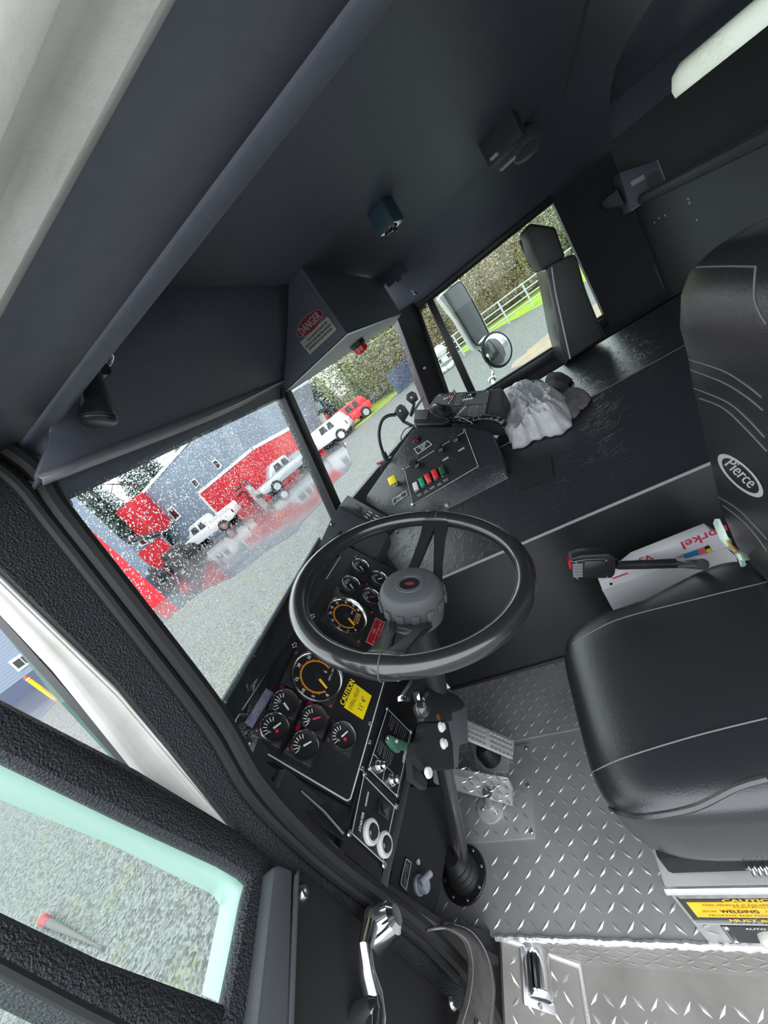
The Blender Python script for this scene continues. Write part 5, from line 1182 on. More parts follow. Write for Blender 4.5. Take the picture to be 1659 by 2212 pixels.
# ================================================================== OVERHEAD FITTINGS
ON = unit(np.cross(K - L_, V(0, 0, 1))); ON = ON if ON[0] < 0 else -ON
def ov(x, y, off=0): a, b = x / 5.53 + 600, y / 5.53 + 650; return ap(a, b, K + ON * off, ON)
dg = thing('danger_decal', 'red and cream danger decal about seat belts on the overhead box', 'decal', ov(385, 640))
P = [ov(265, 495, .0005), ov(595, 185, .0005), ov(705, 340, .0005), ov(385, 640, .0005)]
MB().prism(P, ON * .001).build('text_plate', 'danger_cream', dg); c, u, v, w, h = quadframe(*P)
mb = MB(); text(mb, 'OCCUPANTS MUST BE', c + v * h * .25 + u * w * .05, u, v, w=w * .72, h=h * .15, off=.0018, bold=.0008); text(mb, 'SEATED AND BELTED WHEN', c, u, v, w=w * .9, h=h * .15, off=.0018, bold=.0008); text(mb, 'APPARATUS IS IN MOTION', c - v * h * .24, u, v, w=w * .84, h=h * .15, off=.0018, bold=.0008); mb.build('lettering', 'text_black', dg)
oc = ov(381, 272, .0005); L2 = np.linalg.norm(ov(530, 130) - ov(235, 412)) / 2; eo = [oc + u * L2 * math.cos(t) + v * L2 * .33 * math.sin(t) for t in np.linspace(0, 2 * math.pi, 41)[:-1]]
MB().prism(eo, ON * .001).build('oval', 'danger_red', dg); MB().strip([p + ON * .001 for p in eo], .0016, ON, .0005, True).build('oval_border', 'danger_cream', dg)
mb = MB(); text(mb, 'DANGER', oc, u, v, w=L2 * 1.55, h=L2 * .36, off=.0018, bold=.0016); mb.build('heading', 'danger_cream', dg)
rl = thing('warning_light', 'small red warning light in a black base under the overhead box', 'lamp', az(770, 745, .09))
rc0 = az(768, 737, .114); MB().lathe([(.034, 0), (.034, .022), (.030, .026), (0, .026)], rc0, V(0, 0, -1), 24).build('base', 'black', rl)
MB().lathe([(.027, .026), (.027, .046), (.022, .052), (0, .053)], rc0, V(0, 0, -1), 10).build('lens', 'red', rl)
for k in range(10):
    an = 2 * math.pi * k / 10; MB().tube([rc0 + V(.027 * math.cos(an), .027 * math.sin(an), -.028), rc0 + V(.027 * math.cos(an), .027 * math.sin(an), -.046)], .0025, 5).build('lens_rib', 'red', rl)
def cbox(nm, lab, f4, b2, m1, extra=None):
    # f4: near face pixel corners (TL,TR,BR,BL order along the ceiling); b2: offset of the underside
    t = thing(nm, lab, 'lamp', az(*f4[2], .27)); return t
bl = thing('dome_light', 'blue grey box shaped dome light with chrome underside on the headliner', 'lamp', az(838, 480, .255))
A = az(822, 429, .332); B = az(792, 465, .332)
ex = unit(A - B); hh = .062; dp = .075; ux = unit(np.cross(ex, V(0, 0, 1))); ux = ux if ux[0] > 0 else -ux
A = A; w_ = np.linalg.norm(A - B)
ctr = (A + B) / 2 + ux * dp / 2 - V(0, 0, hh / 2); R3 = np.stack([ex, ux, V(0, 0, 1)], 1)
MB().box(ctr, (w_ / 2, dp / 2, hh / 2), R3).build('housing', 'dome_blue', bl, bevel=.002)
MB().box(ctr - V(0, 0, hh / 2 + .001), (w_ / 2 - .002, dp / 2 - .002, .002), R3).build('reflector_plate', 'chrome', bl)
MB().lathe([(.012, 0), (.012, .004), (.006, .006), (.006, .014), (0, .015)], ctr - V(0, 0, hh / 2 + .003) + ex * .005, V(0, 0, -1), 14).build('switch', 'black_gloss', bl)
MB().lathe([(.010, 0), (.010, .004), (0, .005)], ctr - V(0, 0, hh / 2 + .003) - ex * .018, V(0, 0, -1), 14).build('lens', 'panel_black', bl)
bl = thing('dome_light', 'dark box shaped dome light near the passenger windshield pillar', 'lamp', az(855, 600, .24))
ctr = az(852, 590, .29) ; MB().box(ctr, (.05, .04, .035), R3).build('housing', 'headliner', bl, bevel=.002); MB().box(ctr - V(0, 0, .036), (.047, .037, .002), R3).build('reflector_plate', 'chrome', bl)
MB().lathe([(.012, 0), (.012, .006), (0, .007)], ctr - V(0, 0, .038), V(0, 0, -1), 14).build('switch', 'black_gloss', bl)
bl = thing('spot_lamp', 'black and grey swivel reading lamp on the ceiling behind the dome lights', 'lamp', az(1110, 330, .25))
ctr = az(1085, 300, .30); MB().box(ctr, (.06, .04, .04), R3).build('housing', 'wall_grey', bl, bevel=.003)
ctr2 = az(1135, 310, .285); MB().superq(ctr2, (.06, .06, .045), .7, .9, nu=28, nv=14).build('lamp_head', 'headliner', bl)
MB().lathe([(.036, 0), (.036, .004), (.031, .004)], az(1135, 325, .236), V(-.2, 0, -1), 24).build('lens_ring', 'wall_grey', bl)
MB().box(az(1068, 338, .262), (.012, .012, .003), R3).build('switch', 'white_line', bl)
MB().box(az(1098, 352, .255), (.03, .02, .003), R3).build('base_plate', 'steel', bl)
sh_ = thing('spotlight_handle', 'black ribbed spotlight handle on a chrome swivel at the front header', 'handle', ay(215, 915, .47))
h1, h2 = ay(195, 800, .43), ay(215, 918, .45)
MB().superq(ay(207, 765, .435), (.021, .021, .021), 1, 1, nu=20, nv=12).build('swivel', 'chrome', sh_)
MB().tube([ay(212, 752, .45), ay(190, 795, .432)], [.008, .011], 12).build('neck', 'chrome', sh_)
MB().lathe([(.012, 0), (.012, .008), (0, .009)], ay(212, 800, .43), V(0, -1, 0), 14).build('set_screw', 'black_gloss', sh_)
dh = unit(h2 - h1); Lh = np.linalg.norm(h2 - h1)
MB().lathe([(.012, 0), (.013, .01), (.0165, Lh * .55), (.021, Lh * .82), (.021, Lh * .86), (.0195, Lh * .88), (.021, Lh * .90), (.0195, Lh * .93), (.0205, Lh * .95), (.018, Lh * .985), (.012, Lh), (0, Lh)], h1, dh, 24).build('grip', 'vinyl_plain', sh_)
hk = thing('coat_hook', 'small chrome double hook on the passenger header near the pillar', 'hook', ax(896, 632, 2.44))
MB().tube([ax(889, 628, 2.44), ax(896, 630, 2.42), ax(900, 634, 2.43)], .006, 8).build('hook', 'chrome', hk); MB().lathe([(.012, 0), (.012, .004), (0, .005)], ax(895, 632, 2.45), V(-1, 0, 0), 14).build('base', 'steel', hk)
spk = thing('overhead_speaker', 'small black radio speaker box with pale label high in the rear corner', 'speaker', ax(1390, 440, 2.42))
def sk(px, py, off=0): return ax(px, py, 2.42 - off)
MB().prism([sk(*p) for p in ((1338, 372), (1420, 345), (1443, 403), (1362, 458))], (.12, 0, 0)).build('housing', 'headliner', spk, bevel=.006)
MB().strip([sk(*p, .001) for p in ((1420, 347), (1442, 404), (1364, 455))], .004, V(-1, 0, 0), .001).build('edge_trim', 'text_grey', spk)
MB().prism([sk(*p, .001) for p in ((1361, 393), (1390, 377), (1393, 386), (1366, 403))], (-.001, 0, 0)).build('label', 'danger_cream', spk)
MB().lathe([(.028, 0), (.028, .003), (.024, .003)], sk(1413, 388), V(-1, 0, 0), 20).build('grille_ring', 'wall_grey', spk)
MB().prism([sk(*p) for p in ((1308, 430), (1333, 410), (1350, 443), (1320, 447))], (.08, 0, 0)).build('bracket', 'wall_grey', spk)

# ================================================================== MIRRORS OUTSIDE THE PASSENGER WINDOW
XM = 2.82
def mm(px, py, off=0): return ax(px, py, XM - off)
c9 = lambda x, y: (x / 4.608 + 900, y / 4.608 + 470)
MN = unit(V(-.80, -.60, 0)); MP = ax(1000, 700, XM)
def mm(px, py, off=0): return ap(px, py, MP + MN * off, MN)
mr = thing('side_mirror', 'tall chrome framed side mirror outside the passenger window', 'mirror', mm(1025, 760))
out = [(225, 790), (260, 745), (330, 700), (400, 635), (430, 618), (465, 640), (500, 690), (560, 800), (640, 950), (745, 1150), (720, 1250), (660, 1300), (600, 1320), (560, 1290), (400, 1020)]
ins = [(270, 760), (350, 690), (415, 640), (440, 640), (480, 690), (540, 800), (620, 950), (715, 1150), (690, 1230), (640, 1270), (600, 1270), (560, 1230), (420, 990)]
MB().prism([mm(*c9(*p)) for p in out], -MN * .05).build('housing', 'white_paint', mr, bevel=.008, seg=3)
MB().prism([mm(*c9(*p), .002) for p in ins], MN * .003).build('mirror_glass', 'chrome', mr)
MB().tube([mm(*c9(*p), .004) for p in ins], .005, 8, closed=True).build('mirror_gasket', 'rubber', mr)
MB().tube([mm(*c9(*p), -.02) for p in ((600, 1310), (640, 1340), (700, 1440), (760, 1530), (760, 1600))], .010, 10).build('mirror_arm', 'chrome', mr)
MB().superq(mm(*c9(750, 1610), -.02), (.03, .03, .02), .6, .6, nu=20, nv=10).build('arm_foot', 'chrome', mr)
_q = mm(*c9(750, 1610), -.02); MB().tube([_q, V(XR + .045, _q[1], _q[2] - .03)], .014, 10).build('arm_bracket', 'chrome', mr)
cm = thing('convex_mirror', 'round convex spot mirror with black rim below the tall side mirror', 'mirror', mm(1075, 800))
cv = mm(*c9(805, 1313), .05); mn = unit(V(-.75, -.62, .06))
MB().lathe([(.112, -.02), (.118, -.006), (.114, .004), (.106, .006), (.104, .0)], cv, mn, 36).build('rim', 'rubber', cm)
MB().lathe([(.105, .0)] + [(.105 * math.cos(t), .028 * math.sin(t)) for t in np.linspace(.1, math.pi / 2 - .001, 9)], cv, mn, 40).build('mirror_glass', 'chrome', cm)
MB().lathe([(.03, -.06), (.1, -.035), (.114, -.018)], cv, mn, 30).build('shell', 'chrome', cm)
MB().tube([cv - mn * .055, mm(*c9(650, 1330), -.01)], .008, 8).build('bracket', 'chrome', cm)

# ================================================================== OUTDOORS
gd = st(MB().add([V(-120, -120, GZ), V(160, -120, GZ), V(160, 160, GZ), V(-120, 160, GZ)], [[0, 1, 2, 3]]).build('ground', 'gravel'))
def patch(nm, m, ps, h, jag=0, seed=0):
    rd = random.Random(seed); P = []
    for i in range(len(ps)):
        a, b = np.array(ps[i], float), np.array(ps[(i + 1) % len(ps)], float)
        for k in range(6):
            q = a + (b - a) * k / 6 + (np.array([rd.uniform(-jag, jag), rd.uniform(-jag, jag)]) if k else 0); P.append(V(q[0], q[1], GZ + h))
    return st(MB().prism(P, (0, 0, -.02)).build(nm, m))
gxy = lambda px, py: az(px, py, GZ)[:2]
patch('wet_apron', 'wet', [gxy(640, 1150), gxy(760, 1000), gxy(720, 930), gxy(600, 1030), gxy(470, 1130), gxy(400, 1195), gxy(300, 1330), gxy(330, 1365), gxy(420, 1290), gxy(520, 1235)], .012, .25, 1)
patch('wet_apron', 'wet', [gxy(-40, 1600), gxy(80, 1558), gxy(145, 1495), gxy(120, 1440), gxy(-40, 1540)], .012, .1, 2)
patch('grass_verge', 'grass', [gxy(1000, 765), gxy(1062, 716), gxy(1200, 643), gxy(1300, 590), gxy(1290, 560), gxy(1190, 606), gxy(1060, 675), gxy(990, 715)], .015, .1, 4)
patch('dirt_track', 'dirt', [gxy(1105, 790), gxy(1150, 750), gxy(1220, 690), gxy(1300, 650), gxy(1330, 690), gxy(1230, 740), gxy(1150, 800)], .01, .12, 5)
patch('grass_verge', 'grass', [gxy(770, 925), gxy(830, 875), gxy(905, 812), gxy(890, 800), gxy(820, 855), gxy(760, 905)], .012, .2, 6)

# ---- main grey and red building
A_ = az(450, 1150, GZ); B_ = az(625, 1030, GZ); WD = unit(B_ - A_); WN = unit(V(WD[1], -WD[0], 0)); WN = WN if WN @ A_ < 0 else -WN
def bw(px, py, off=0): return ap(px, py, A_ + WN * off, WN)
def ground_at(p, off=0): return V(p[0], p[1], GZ)
mbd = thing('main_building', 'large grey sided building with red lower band and white trim', 'building', A_)
L0 = bw(291, 1084); R0 = bw(650, 935)
MB().prism([ground_at(L0), L0, bw(430, 925), bw(560, 820), bw(628, 850), R0, ground_at(R0)], -WN * 3).build('wall', 'barn_grey', mbd)
R1 = bw(652, 912, .05)
MB().prism([bw(428, 1066, .05), bw(545, 969, .05), bw(628, 923, .05), R1, ground_at(R1), ground_at(bw(470, 1150, .05)), ground_at(bw(428, 1066, .05))], -WN * .04).build('red_band', 'barn_red', mbd)
def wstrip(a, b, w, off, nm, m, par): return MB().strip([bw(*a, off), bw(*b, off)], w, WN, .03).build(nm, m, par)
for a, b in (((428, 1066), (545, 969)), ((545, 969), (640, 917)), ((428, 1066), (470, 1112)), ((291, 1084), (352, 1160)), ((291, 1084), (430, 926))): wstrip(a, b, .22, .06, 'trim_board', 'white', mbd)
def window(q, par, fn=bw, off=.04):
    P = [fn(x, y, off) for x, y in q]; c = sum(P) / 4; f = MB().prism(P, WN * .05).build('window', 'white', par)
    MB().prism([c + (p - c) * .72 + WN * .055 for p in P], WN * .01).build('window_pane', 'dark_window', f); return f
for q in (((457, 997), (466, 990), (481, 1006), (472, 1015)), ((411, 1038), (421, 1032), (433, 1045), (424, 1055)), ((360, 1101), (371, 1092), (393, 1115), (381, 1126))): window(q, mbd)
d_ = MB().prism([bw(531, 1052, .09), bw(541, 1044, .09), bw(569, 1080, .09), bw(557, 1090, .09)], WN * .04).build('door', 'door_grey', mbd)
MB().prism([bw(536, 1054, .14), bw(539, 1051, .14), bw(544, 1057, .14), bw(540, 1060, .14)], WN * .01).build('door_notice', 'white', d_)
for ps in (((505, 1062), (530, 1038), (545, 1050)), ((512, 1072), (525, 1058), (548, 1092)), ((595, 995), (612, 1014)), ((620, 978), (628, 985))): MB().tube([bw(x, y, .12) for x, y in ps], .06, 6).build('pipe', 'junk', mbd)
# red wing at the left and low annex
wg = MB().prism([bw(250, 1107, 1.5), bw(279, 1082, 1.5), bw(346, 1152, 1.5), bw(299, 1160, 1.5)], -WN * 1.5).build('red_wing', 'barn_red', mbd)
an = thing('annex_building', 'low grey and red annex with white windows beside the main building', 'building', az(330, 1262, GZ))
A2 = az(296, 1292, GZ); B2 = az(376, 1216, GZ); AN = unit(V((B2 - A2)[1], -(B2 - A2)[0], 0)); AN = AN if AN @ A2 < 0 else -AN
aw = lambda x, y, o=0: ap(x, y, A2 + AN * o, AN)
q = [aw(222, 1180), aw(345, 1150), aw(376, 1183)]
MB().prism([q[0], q[1], q[2], ground_at(q[2]), ground_at(q[0])], -AN * 1).build('wall', 'barn_grey', an)
MB().prism([aw(256, 1222, .06), aw(300, 1193, .06), aw(345, 1160, .06), aw(376, 1184, .06), ground_at(aw(376, 1184, .06)), ground_at(aw(256, 1222, .06))], -AN * .05).build('red_band', 'barn_red', an)
MB().prism([aw(218, 1178, .3), aw(346, 1146, .3), aw(350, 1153, .3), aw(222, 1186, .3)], -AN * 1.2).build('roof_edge', 'junk', an)
for qq_ in (((234, 1194), (257, 1180), (274, 1200), (251, 1214)), ((296, 1169), (311, 1164), (320, 1174), (304, 1182))):
    P = [aw(x, y, .1) for x, y in qq_]; c = sum(P) / 4; f = MB().prism(P, AN * .05).build('window', 'white', an); MB().prism([c + (p - c) * .7 + AN * .055 for p in P], AN * .01).build('window_pane', 'dark_window', f)
for a, b in (((259, 1180), (309, 1228)), ((268, 1185), (318, 1228))): MB().tube([aw(*a, .2), aw(*b, .2)], .05, 6).build('downspout', 'white', an)
rb = thing('red_barn', 'bright red barn wall at the left of the annex', 'building', az(318, 1326, GZ))
Pb = az(318, 1326, GZ); NB = -unit(V(Pb[0], Pb[1], 0))
nb = lambda x, y: ap(x, y, Pb, NB)
MB().prism([nb(60, 1020), nb(135, 1094), nb(190, 1160), nb(250, 1215), nb(322, 1312), nb(318, 1330), V(nb(60, 1020)[0], nb(60, 1020)[1], GZ)], -NB * 3).build('wall', 'barn_red', rb)
# dark equipment in front of the annex
rdj = random.Random(8)
for i, (x0, y0, x1, y1, hgt, nm, lab) in enumerate(((306, 1296, 368, 1244, 1.25, 'equipment_pile', 'dark pile of equipment in front of the annex'), (374, 1238, 424, 1194, 1.35, 'utility_trailer', 'dark enclosed trailer beside the white pickup'), (290, 1334, 312, 1310, .6, 'hand_cart', 'grey hand cart parked by the red barn'))):
    a, b = az(x0, y0, GZ), az(x1, y1, GZ); t = thing(nm, lab, 'equipment', (a + b) / 2); d = unit(b - a); n = V(-d[1], d[0], 0); L = np.linalg.norm(b - a)
    for k in range(4):
        c = a + d * L * (k + .5) / 4 + V(0, 0, hgt * .3); MB().box(c + n * rdj.uniform(-.2, .2) + V(0, 0, 0), (L / 8 * 1.1, .5, hgt * .3), np.stack([d, n, V(0, 0, 1)], 1)).build('crate', 'junk', t, bevel=.04)
    MB().box((a + b) / 2 + V(0, 0, hgt * .75), (L / 2.6, .35, hgt * .18), np.stack([d, n, V(0, 0, 1)], 1)).build('top_load', 'junk', t, bevel=.05)
    for s in (.15, .85): MB().lathe([(.25, -.08), (.28, 0), (.25, .08)], a + d * L * s + V(0, 0, .28) - n * .55, n, 16).build('wheel', 'tyre', t)
# ---- low garage beyond the post
GA, GB = az(672, 1005, GZ), az(752, 935, GZ); ga = thing('garage_building', 'low garage with blue grey roof and white doors between red posts', 'building', GA)
gd_ = unit(GB - GA); gn = unit(V(gd_[1], -gd_[0], 0)); gn = gn if gn @ GA < 0 else -gn; gp = lambda x, y, o=0: ap(x, y, GA + gn * (o - 3), gn)
MB().prism([gp(650, 925), gp(706, 893), V(*gp(715, 930)[:2], GZ), V(*gp(650, 925)[:2], GZ)], -gn * 4).build('wall', 'barn_red', ga)
for q in (((655, 918), (668, 910), (694, 938), (682, 948)), ((674, 907), (697, 893), (714, 922), (699, 932))): MB().prism([gp(x, y, .05) for x, y in q], gn * .04).build('garage_door', 'door_grey', ga)
MB().prism([gp(628, 912, .6), gp(642, 876, .6), gp(690, 868, .6), gp(697, 880, .6), gp(648, 912, .6)], -gn * 5).build('roof', 'barn_roof', ga)
# ---- vehicles
def vehicle(nm, lab, f, r, col, kind, S=1.0):
    f, r = np.array(f), np.array(r); d = unit(r - f) * -1; d[2] = 0; d = unit(d); n = V(-d[1], d[0], 0); c = (f + r) / 2; c[2] = GZ
    t = thing(nm, lab, 'pickup' if kind == 'pickup' else 'car', c, None); R = lambda x, y, z: c + S * (d * x + n * y) + V(0, 0, z * S)
    prof = [(-2.7, .55), (-2.7, 1.05), (-.6, 1.08), (1.0, 1.08), (2.45, 1.0), (2.65, .75), (2.65, .5), (2.3, .4), (-2.4, .42)] if kind == 'pickup' else [(-2.3, .5), (-2.3, 1.05), (.9, 1.05), (2.2, .95), (2.35, .7), (2.35, .45), (2.0, .38), (-2.1, .4)]
    MB().prism([R(x, -.92, z) for x, z in prof], n * 1.84 * S).build('body', col, t, bevel=.05)
    cab = [(-.55, 1.05), (-.45, 1.72), (-.2, 1.8), (.75, 1.8), (1.45, 1.06)] if kind == 'pickup' else [(-2.25, 1.03), (-2.0, 1.65), (-1.8, 1.72), (.5, 1.72), (1.25, 1.03)]
    MB().prism([R(x, -.8, z) for x, z in cab], n * 1.6 * S).build('cab', col, t, bevel=.06)
    cx_ = sum(p[0] for p in cab) / len(cab)
    for s in (-1, 1):
        for a, b in (((cx_ - .55), (cx_ - .02)), ((cx_ + .06), (cx_ + .7))):
            MB().prism([R(x, s * .80, z) for x, z in ((a, 1.15), (a + .08, 1.62), (b - .12, 1.62), (b, 1.15))], n * s * .03 * S).build('side_window', 'car_glass', t)
    if kind == 'pickup':
        for s in (-.84, .84): MB().prism([R(x, s, z) for x, z in ((-2.65, 1.05), (-2.65, 1.35), (-.7, 1.35), (-.7, 1.05))], n * .06 * S).build('bed_rail', col, t)
    for x in (1.55, -1.5):
        for s in (-1, 1):
            w = MB().lathe([(.30, -.12), (.38, -.10), (.39, 0), (.38, .10), (.30, .12)], R(x, s * .85, .39), n, 20); w.v = [np.array(v) for v in w.v]; wo = w.build('wheel', 'tyre', t)
            MB().lathe([(.22, -.125), (.22, .125)], R(x, s * .86, .39), n, 16).build('wheel_hub', 'steel', wo)
    MB().box(R(2.66 if kind == 'pickup' else 2.36, 0, .55), (.06 * S, .85 * S, .12 * S), np.stack([d, n, V(0, 0, 1)], 1)).build('front_bumper', 'junk', t)
    for s in (-.65, .65): MB().box(R(2.6 if kind == 'pickup' else 2.3, s, .85), (.08 * S, .18 * S, .08 * S), np.stack([d, n, V(0, 0, 1)], 1)).build('headlamp', 'lens_clear', t)
    for s in (-.8, .8): MB().box(R(-2.7 if kind == 'pickup' else -2.3, s, .9), (.03, .08 * S, .14 * S), np.stack([d, n, V(0, 0, 1)], 1)).build('tail_lamp', 'red_dark', t)
vehicle('pickup_truck', 'white pickup truck parked before the grey siding', az(418, 1196, GZ), az(522, 1118, GZ), 'car_white', 'pickup', .84)
vehicle('pickup_truck', 'silver pickup truck parked before the red wall by the grey door', az(590, 1070, GZ), az(672, 1000, GZ), 'silver_paint', 'pickup', .86)
vehicle('sport_utility', 'white sport utility car parked in front of the low garage', az(688, 985, GZ), az(748, 942, GZ), 'car_white', 'suv', .86)
vehicle('sport_utility', 'red car parked beyond the white sport utility car', az(735, 945, GZ), az(785, 905, GZ), 'red', 'suv', .85)
# ---- building seen between door and pillar
CA, CB = az(30, 1524, GZ), az(108, 1468, GZ); cn = unit(V((CB - CA)[1], -(CB - CA)[0], 0)); cn = cn if cn @ CA < 0 else -cn
cw = lambda x, y, o=0: ap(x, y, CA + cn * o, cn)
bb = thing('side_building', 'grey lap sided building with white window beyond the driver door', 'building', CA)
q0, q1 = cw(-120, 1480), cw(190, 1330)
def vz(p, z): return V(p[0], p[1], z)
zt = cw(0, 1300)[2] + 2.5; zb = cw(20, 1478)[2]
MB().prism([vz(q0, zt), vz(q1, zt), vz(q1, GZ + .9), vz(q0, GZ + .9)], -cn * 5).build('wall', 'barn_grey', bb)
nl = 14; 
for i in range(22):
    z = GZ + .9 + i * .16; MB().prism([vz(q0, z) + cn * .001, vz(q1, z) + cn * .001, vz(q1, z + .15) + cn * .001, vz(q0, z + .15) + cn * .001], cn * .02 * 1).build('siding_board', 'barn_grey', bb)
MB().prism([vz(q0, GZ + .9), vz(q1, GZ + .9), vz(q1, GZ), vz(q0, GZ)], -cn * 4.9).build('foundation', 'slate_blue', bb)
P = [cw(x, y, .05) for x, y in ((19, 1429), (60, 1401), (77, 1424), (42, 1450))]; c = sum(P) / 4
f = MB().prism(P, cn * .05).build('window', 'white', bb)
for k in (0, 1):
    e = [P[0] + (P[1] - P[0]) * (.12 + .42 * k), P[0] + (P[1] - P[0]) * (.48 + .42 * k)]; dn = (P[3] - P[0]); MB().prism([e[0] + dn * .2 + cn * .055, e[1] + dn * .2 + cn * .055, e[1] + dn * .8 + cn * .055, e[0] + dn * .8 + cn * .055], cn * .01).build('window_pane', 'dark_window', f)
bo_ = thing('bollard', 'yellow steel bollard with orange band standing before the grey siding', 'bollard', az(90, 1489, GZ))
bb0 = az(91, 1489, GZ); r_ = ray(58, 1460); top = r_ * (bb0[1] / r_[1]); hb = top[2] - GZ
MB().lathe([(.09, 0), (.09, hb * .78)], bb0, V(0, 0, 1), 16).build('post', 'yellow', bo_); MB().lathe([(.092, hb * .78), (.092, hb), (.06, hb * 1.04), (0, hb * 1.04)], bb0, V(0, 0, 1), 16).build('band', 'cone_orange', bo_); MB().lathe([(.094, hb * .82), (.094, hb * .9)], bb0, V(0, 0, 1), 16).build('reflector', 'white', bo_)
# fallen traffic tube on the gravel
ca, cb_ = az(100, 1990, GZ) + V(0, 0, .07), az(225, 2050, GZ) + V(0, 0, .04)
tt = thing('traffic_tube', 'fallen orange topped traffic tube lying on the mossy gravel', 'traffic cone', ca - V(0, 0, .07)); dd = unit(cb_ - ca); LL = np.linalg.norm(cb_ - ca)
MB().lathe([(.015, -.01), (.05, 0), (.052, .03), (.046, .04)], ca - V(0, 0, .02), dd, 20).build('cap', 'cone_orange', tt); MB().lathe([(.046, .04), (.036, .3), (.006, LL)], ca - V(0, 0, .02), dd, 20).build('sleeve', 'strap', tt); MB().lathe([(.0455, .06), (.041, .22)], ca - V(0, 0, .02), dd, 20, caps=False).build('band', 'danger_red', tt)
# ---- pipe fence on the verge, tank and yellow posts
f1, f2 = az(1101, 700, GZ), az(1153, 663, GZ); fd = unit(f2 - f1); sp = np.linalg.norm(f2 - f1)
fe = thing('pipe_fence', 'galvanised pipe rail fence along the green verge', 'fence', f1)
for k in range(-4, 6): p = f1 + fd * sp * k; MB().tube([p, p + V(0, 0, 1.25)], .045, 8).build('post', 'galv', fe)
for z in (.35, .62, .9, 1.2): MB().tube([f1 + fd * sp * -4 + V(0, 0, z), f1 + fd * sp * 5 + V(0, 0, z)], .03, 8).build('rail', 'galv', fe)
tp_ = az(962, 778, GZ); tk = thing('propane_tank', 'round white tank beside yellow posts past the passenger window', 'tank', tp_)
MB().superq(tp_ + V(0, 0, .62), (.42, .42, .42), 1, 1, nu=24, nv=14).build('vessel', 'car_white', tk); MB().lathe([(.25, 0), (.22, .3)], tp_, V(0, 0, 1), 16).build('stand', 'car_white', tk)
for i, (px, py) in enumerate(((952, 795), (978, 762))): b = az(px, py, GZ); tag(MB().tube([b, b + V(0, 0, 1.0)], .06, 10).build('guard_post', 'yellow'), 'yellow guard post beside the round white tank', 'post', 'guard posts at the tank')
for k, (px, py) in enumerate(((966, 800),)):
    b = az(px, py, GZ); t = thing('stone_pile', 'pale stones heaped by the yellow posts', 'stones', b); rs_ = random.Random(3)
    for j in range(5): MB().superq(b + V(rs_.uniform(-.5, .5), rs_.uniform(-.5, .5), .12), (.25, .2, .14), .8, .8, nu=12, nv=8).build('stone', 'door_grey', t)
sa, sb2 = az(862, 852, GZ), az(905, 812, GZ); sd = sb2 - sa
bf = thing('board_fence', 'slate blue board fence at the end of the tree line', 'fence', sa)
for k in range(14): p = sa + sd * k / 14; MB().prism([p, p + sd / 14 * .92, p + sd / 14 * .92 + V(0, 0, 1.5), p + V(0, 0, 1.5)], (.05, .05, 0)).build('board', 'slate_blue', bf)
dm = az(868, 838, GZ); tag(MB().lathe([(.3, 0), (.3, .5), (.25, .75), (0, .8)], dm, V(0, 0, 1), 16).build('white_drum', 'car_white'), 'white drum standing at the slate blue board fence', 'drum')
# ---- trees
def leafmesh(nm, n, rx, rz, seed, m, size=.28, cone=False):
    rd = random.Random(seed); vs, fs = [], []
    for i in range(n):
        while True:
            p = V(rd.uniform(-1, 1), rd.uniform(-1, 1), rd.uniform(-1, 1))
            if cone:
                h = (p[2] + 1) / 2
                if math.hypot(p[0], p[1]) < (1 - h) * .95 + .04: break
            elif .3 < p @ p < 1: break
        c = V(p[0] * rx, p[1] * rx, p[2] * rz); a, b = rd.uniform(0, 6.28), rd.uniform(-1, 1)
        u = V(math.cos(a), math.sin(a), b * .5) * size * rd.uniform(.6, 1.3); w = V(-math.sin(a), math.cos(a), rd.uniform(-1, 1)) * size * rd.uniform(.4, .9)
        o = len(vs); vs += [tuple(c - u), tuple(c + w * .5), tuple(c + u), tuple(c - w * .5)]; fs.append((o, o + 1, o + 2, o + 3))
    me = bpy.data.meshes.new(nm); me.from_pydata(vs, [], fs); me.materials.append(MATS[m]); return me
def trunkmesh(nm, h, r):
    mb = MB().tube([V(0, 0, 0), V(.1, .05, h * .5), V(0, .1, h)], [r, r * .8, r * .3], 8)
    for k in range(5): a = k * 1.3; mb.tube([V(0, 0, h * (.35 + .1 * k)), V(math.cos(a) * h * .25, math.sin(a) * h * .25, h * (.55 + .1 * k))], [r * .4, r * .1], 5)
    me = bpy.data.meshes.new(nm); me.from_pydata([tuple(v) for v in mb.v], [], mb.f); me.materials.append(MATS['bark']); return me
LM = {'olive': leafmesh('foliage', 9000, 2.4, 2.9, 1, 'leaf_a', .085), 'green': leafmesh('foliage', 9000, 2.4, 2.9, 2, 'leaf_b', .085), 'brown': leafmesh('foliage', 6000, 2.3, 2.6, 3, 'leaf_brown', .08), 'conifer': leafmesh('foliage', 7000, 2.4, 6.0, 4, 'conifer', .2, True)}
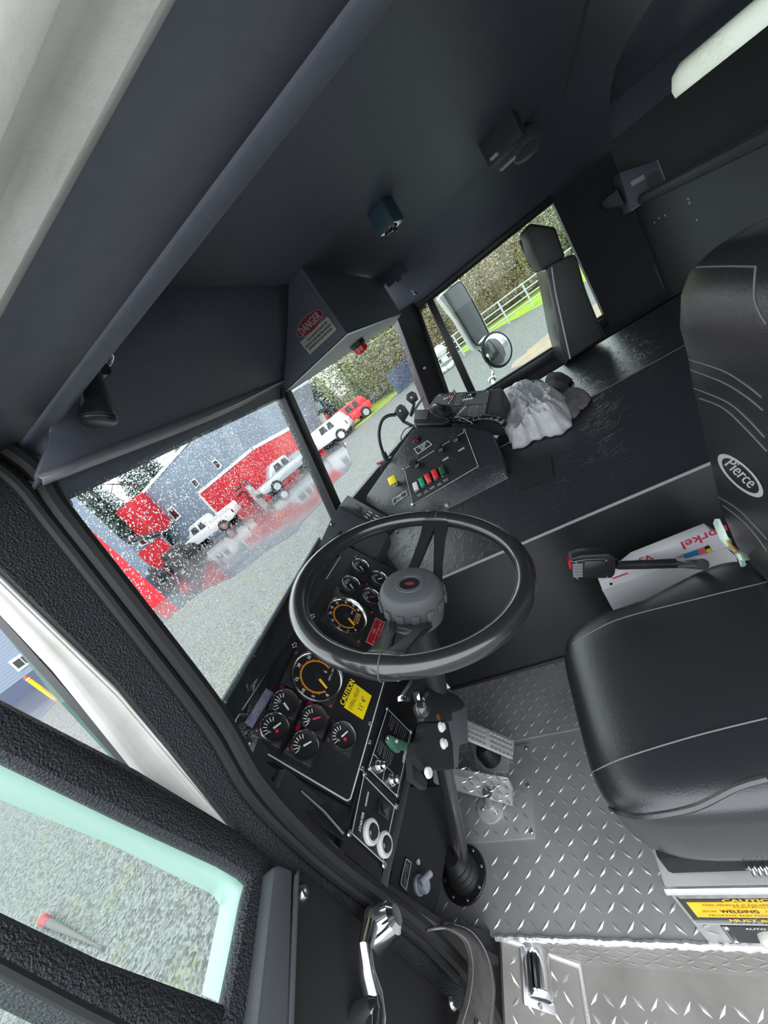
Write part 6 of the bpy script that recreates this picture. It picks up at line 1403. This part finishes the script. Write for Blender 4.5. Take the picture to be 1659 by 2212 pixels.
TM = trunkmesh('trunk', 5.0, .16); TC_ = trunkmesh('trunk', 11.0, .25)
TL_ = {'olive': 'olive leaved tree in the woods past the verge', 'green': 'darker green tree in the woods past the verge', 'brown': 'bare brownish shrub in front of the woods', 'conifer': 'tall hazy conifer rising behind the buildings'}
def tree(kind, x, y, s, zoff=0, where=None):
    con = kind == 'conifer'
    t = thing({'olive': 'olive_tree', 'green': 'green_tree', 'brown': 'brown_shrub', 'conifer': 'conifer_tree'}[kind], where or TL_[kind], 'tree', (x, y, GZ + zoff), 'trees: ' + (where or TL_[kind])); t.scale = (s, s, s); t.rotation_euler[2] = random.uniform(0, 6.28)
    f = bpy.data.objects.new('foliage', LM[kind]); COL.objects.link(f); f.parent = t; f.location = (0, 0, 6.6 if con else 3.3)
    k = bpy.data.objects.new('trunk', TC_ if con else TM); COL.objects.link(k); k.parent = t
rt = random.Random(21)
for i in range(15):
    y = -13 + i * 1.75; kd = rt.choice(['olive', 'olive', 'green']); tree(kd, 31 + rt.uniform(-1, 2) + max(0, y - 6) * .25, y, rt.uniform(.95, 1.25), -.6, kd + ' leafy tree in the front row of woods behind the verge')
for i in range(13):
    y = -15 + i * 2.3; kd = rt.choice(['olive', 'green', 'green']); tree(kd, 37 + rt.uniform(-1, 2), y, rt.uniform(1.25, 1.6), -.3, 'taller ' + kd + ' tree in the back row of the woods')
for i in range(7):
    y = -2.2 + i * 1.6; tree('brown', 28.3 + rt.uniform(-.5, .6) + max(0, y - 4) * .3, y, rt.uniform(.55, .75), -.4)
for x, y, s in ((6, -22, 1.0), (9, -25, 1.2), (3, -27, 1.2), (12, -24, 1.1)): tree('green', x, y, s, 0, 'green tree standing behind the truck, seen in the mirror')
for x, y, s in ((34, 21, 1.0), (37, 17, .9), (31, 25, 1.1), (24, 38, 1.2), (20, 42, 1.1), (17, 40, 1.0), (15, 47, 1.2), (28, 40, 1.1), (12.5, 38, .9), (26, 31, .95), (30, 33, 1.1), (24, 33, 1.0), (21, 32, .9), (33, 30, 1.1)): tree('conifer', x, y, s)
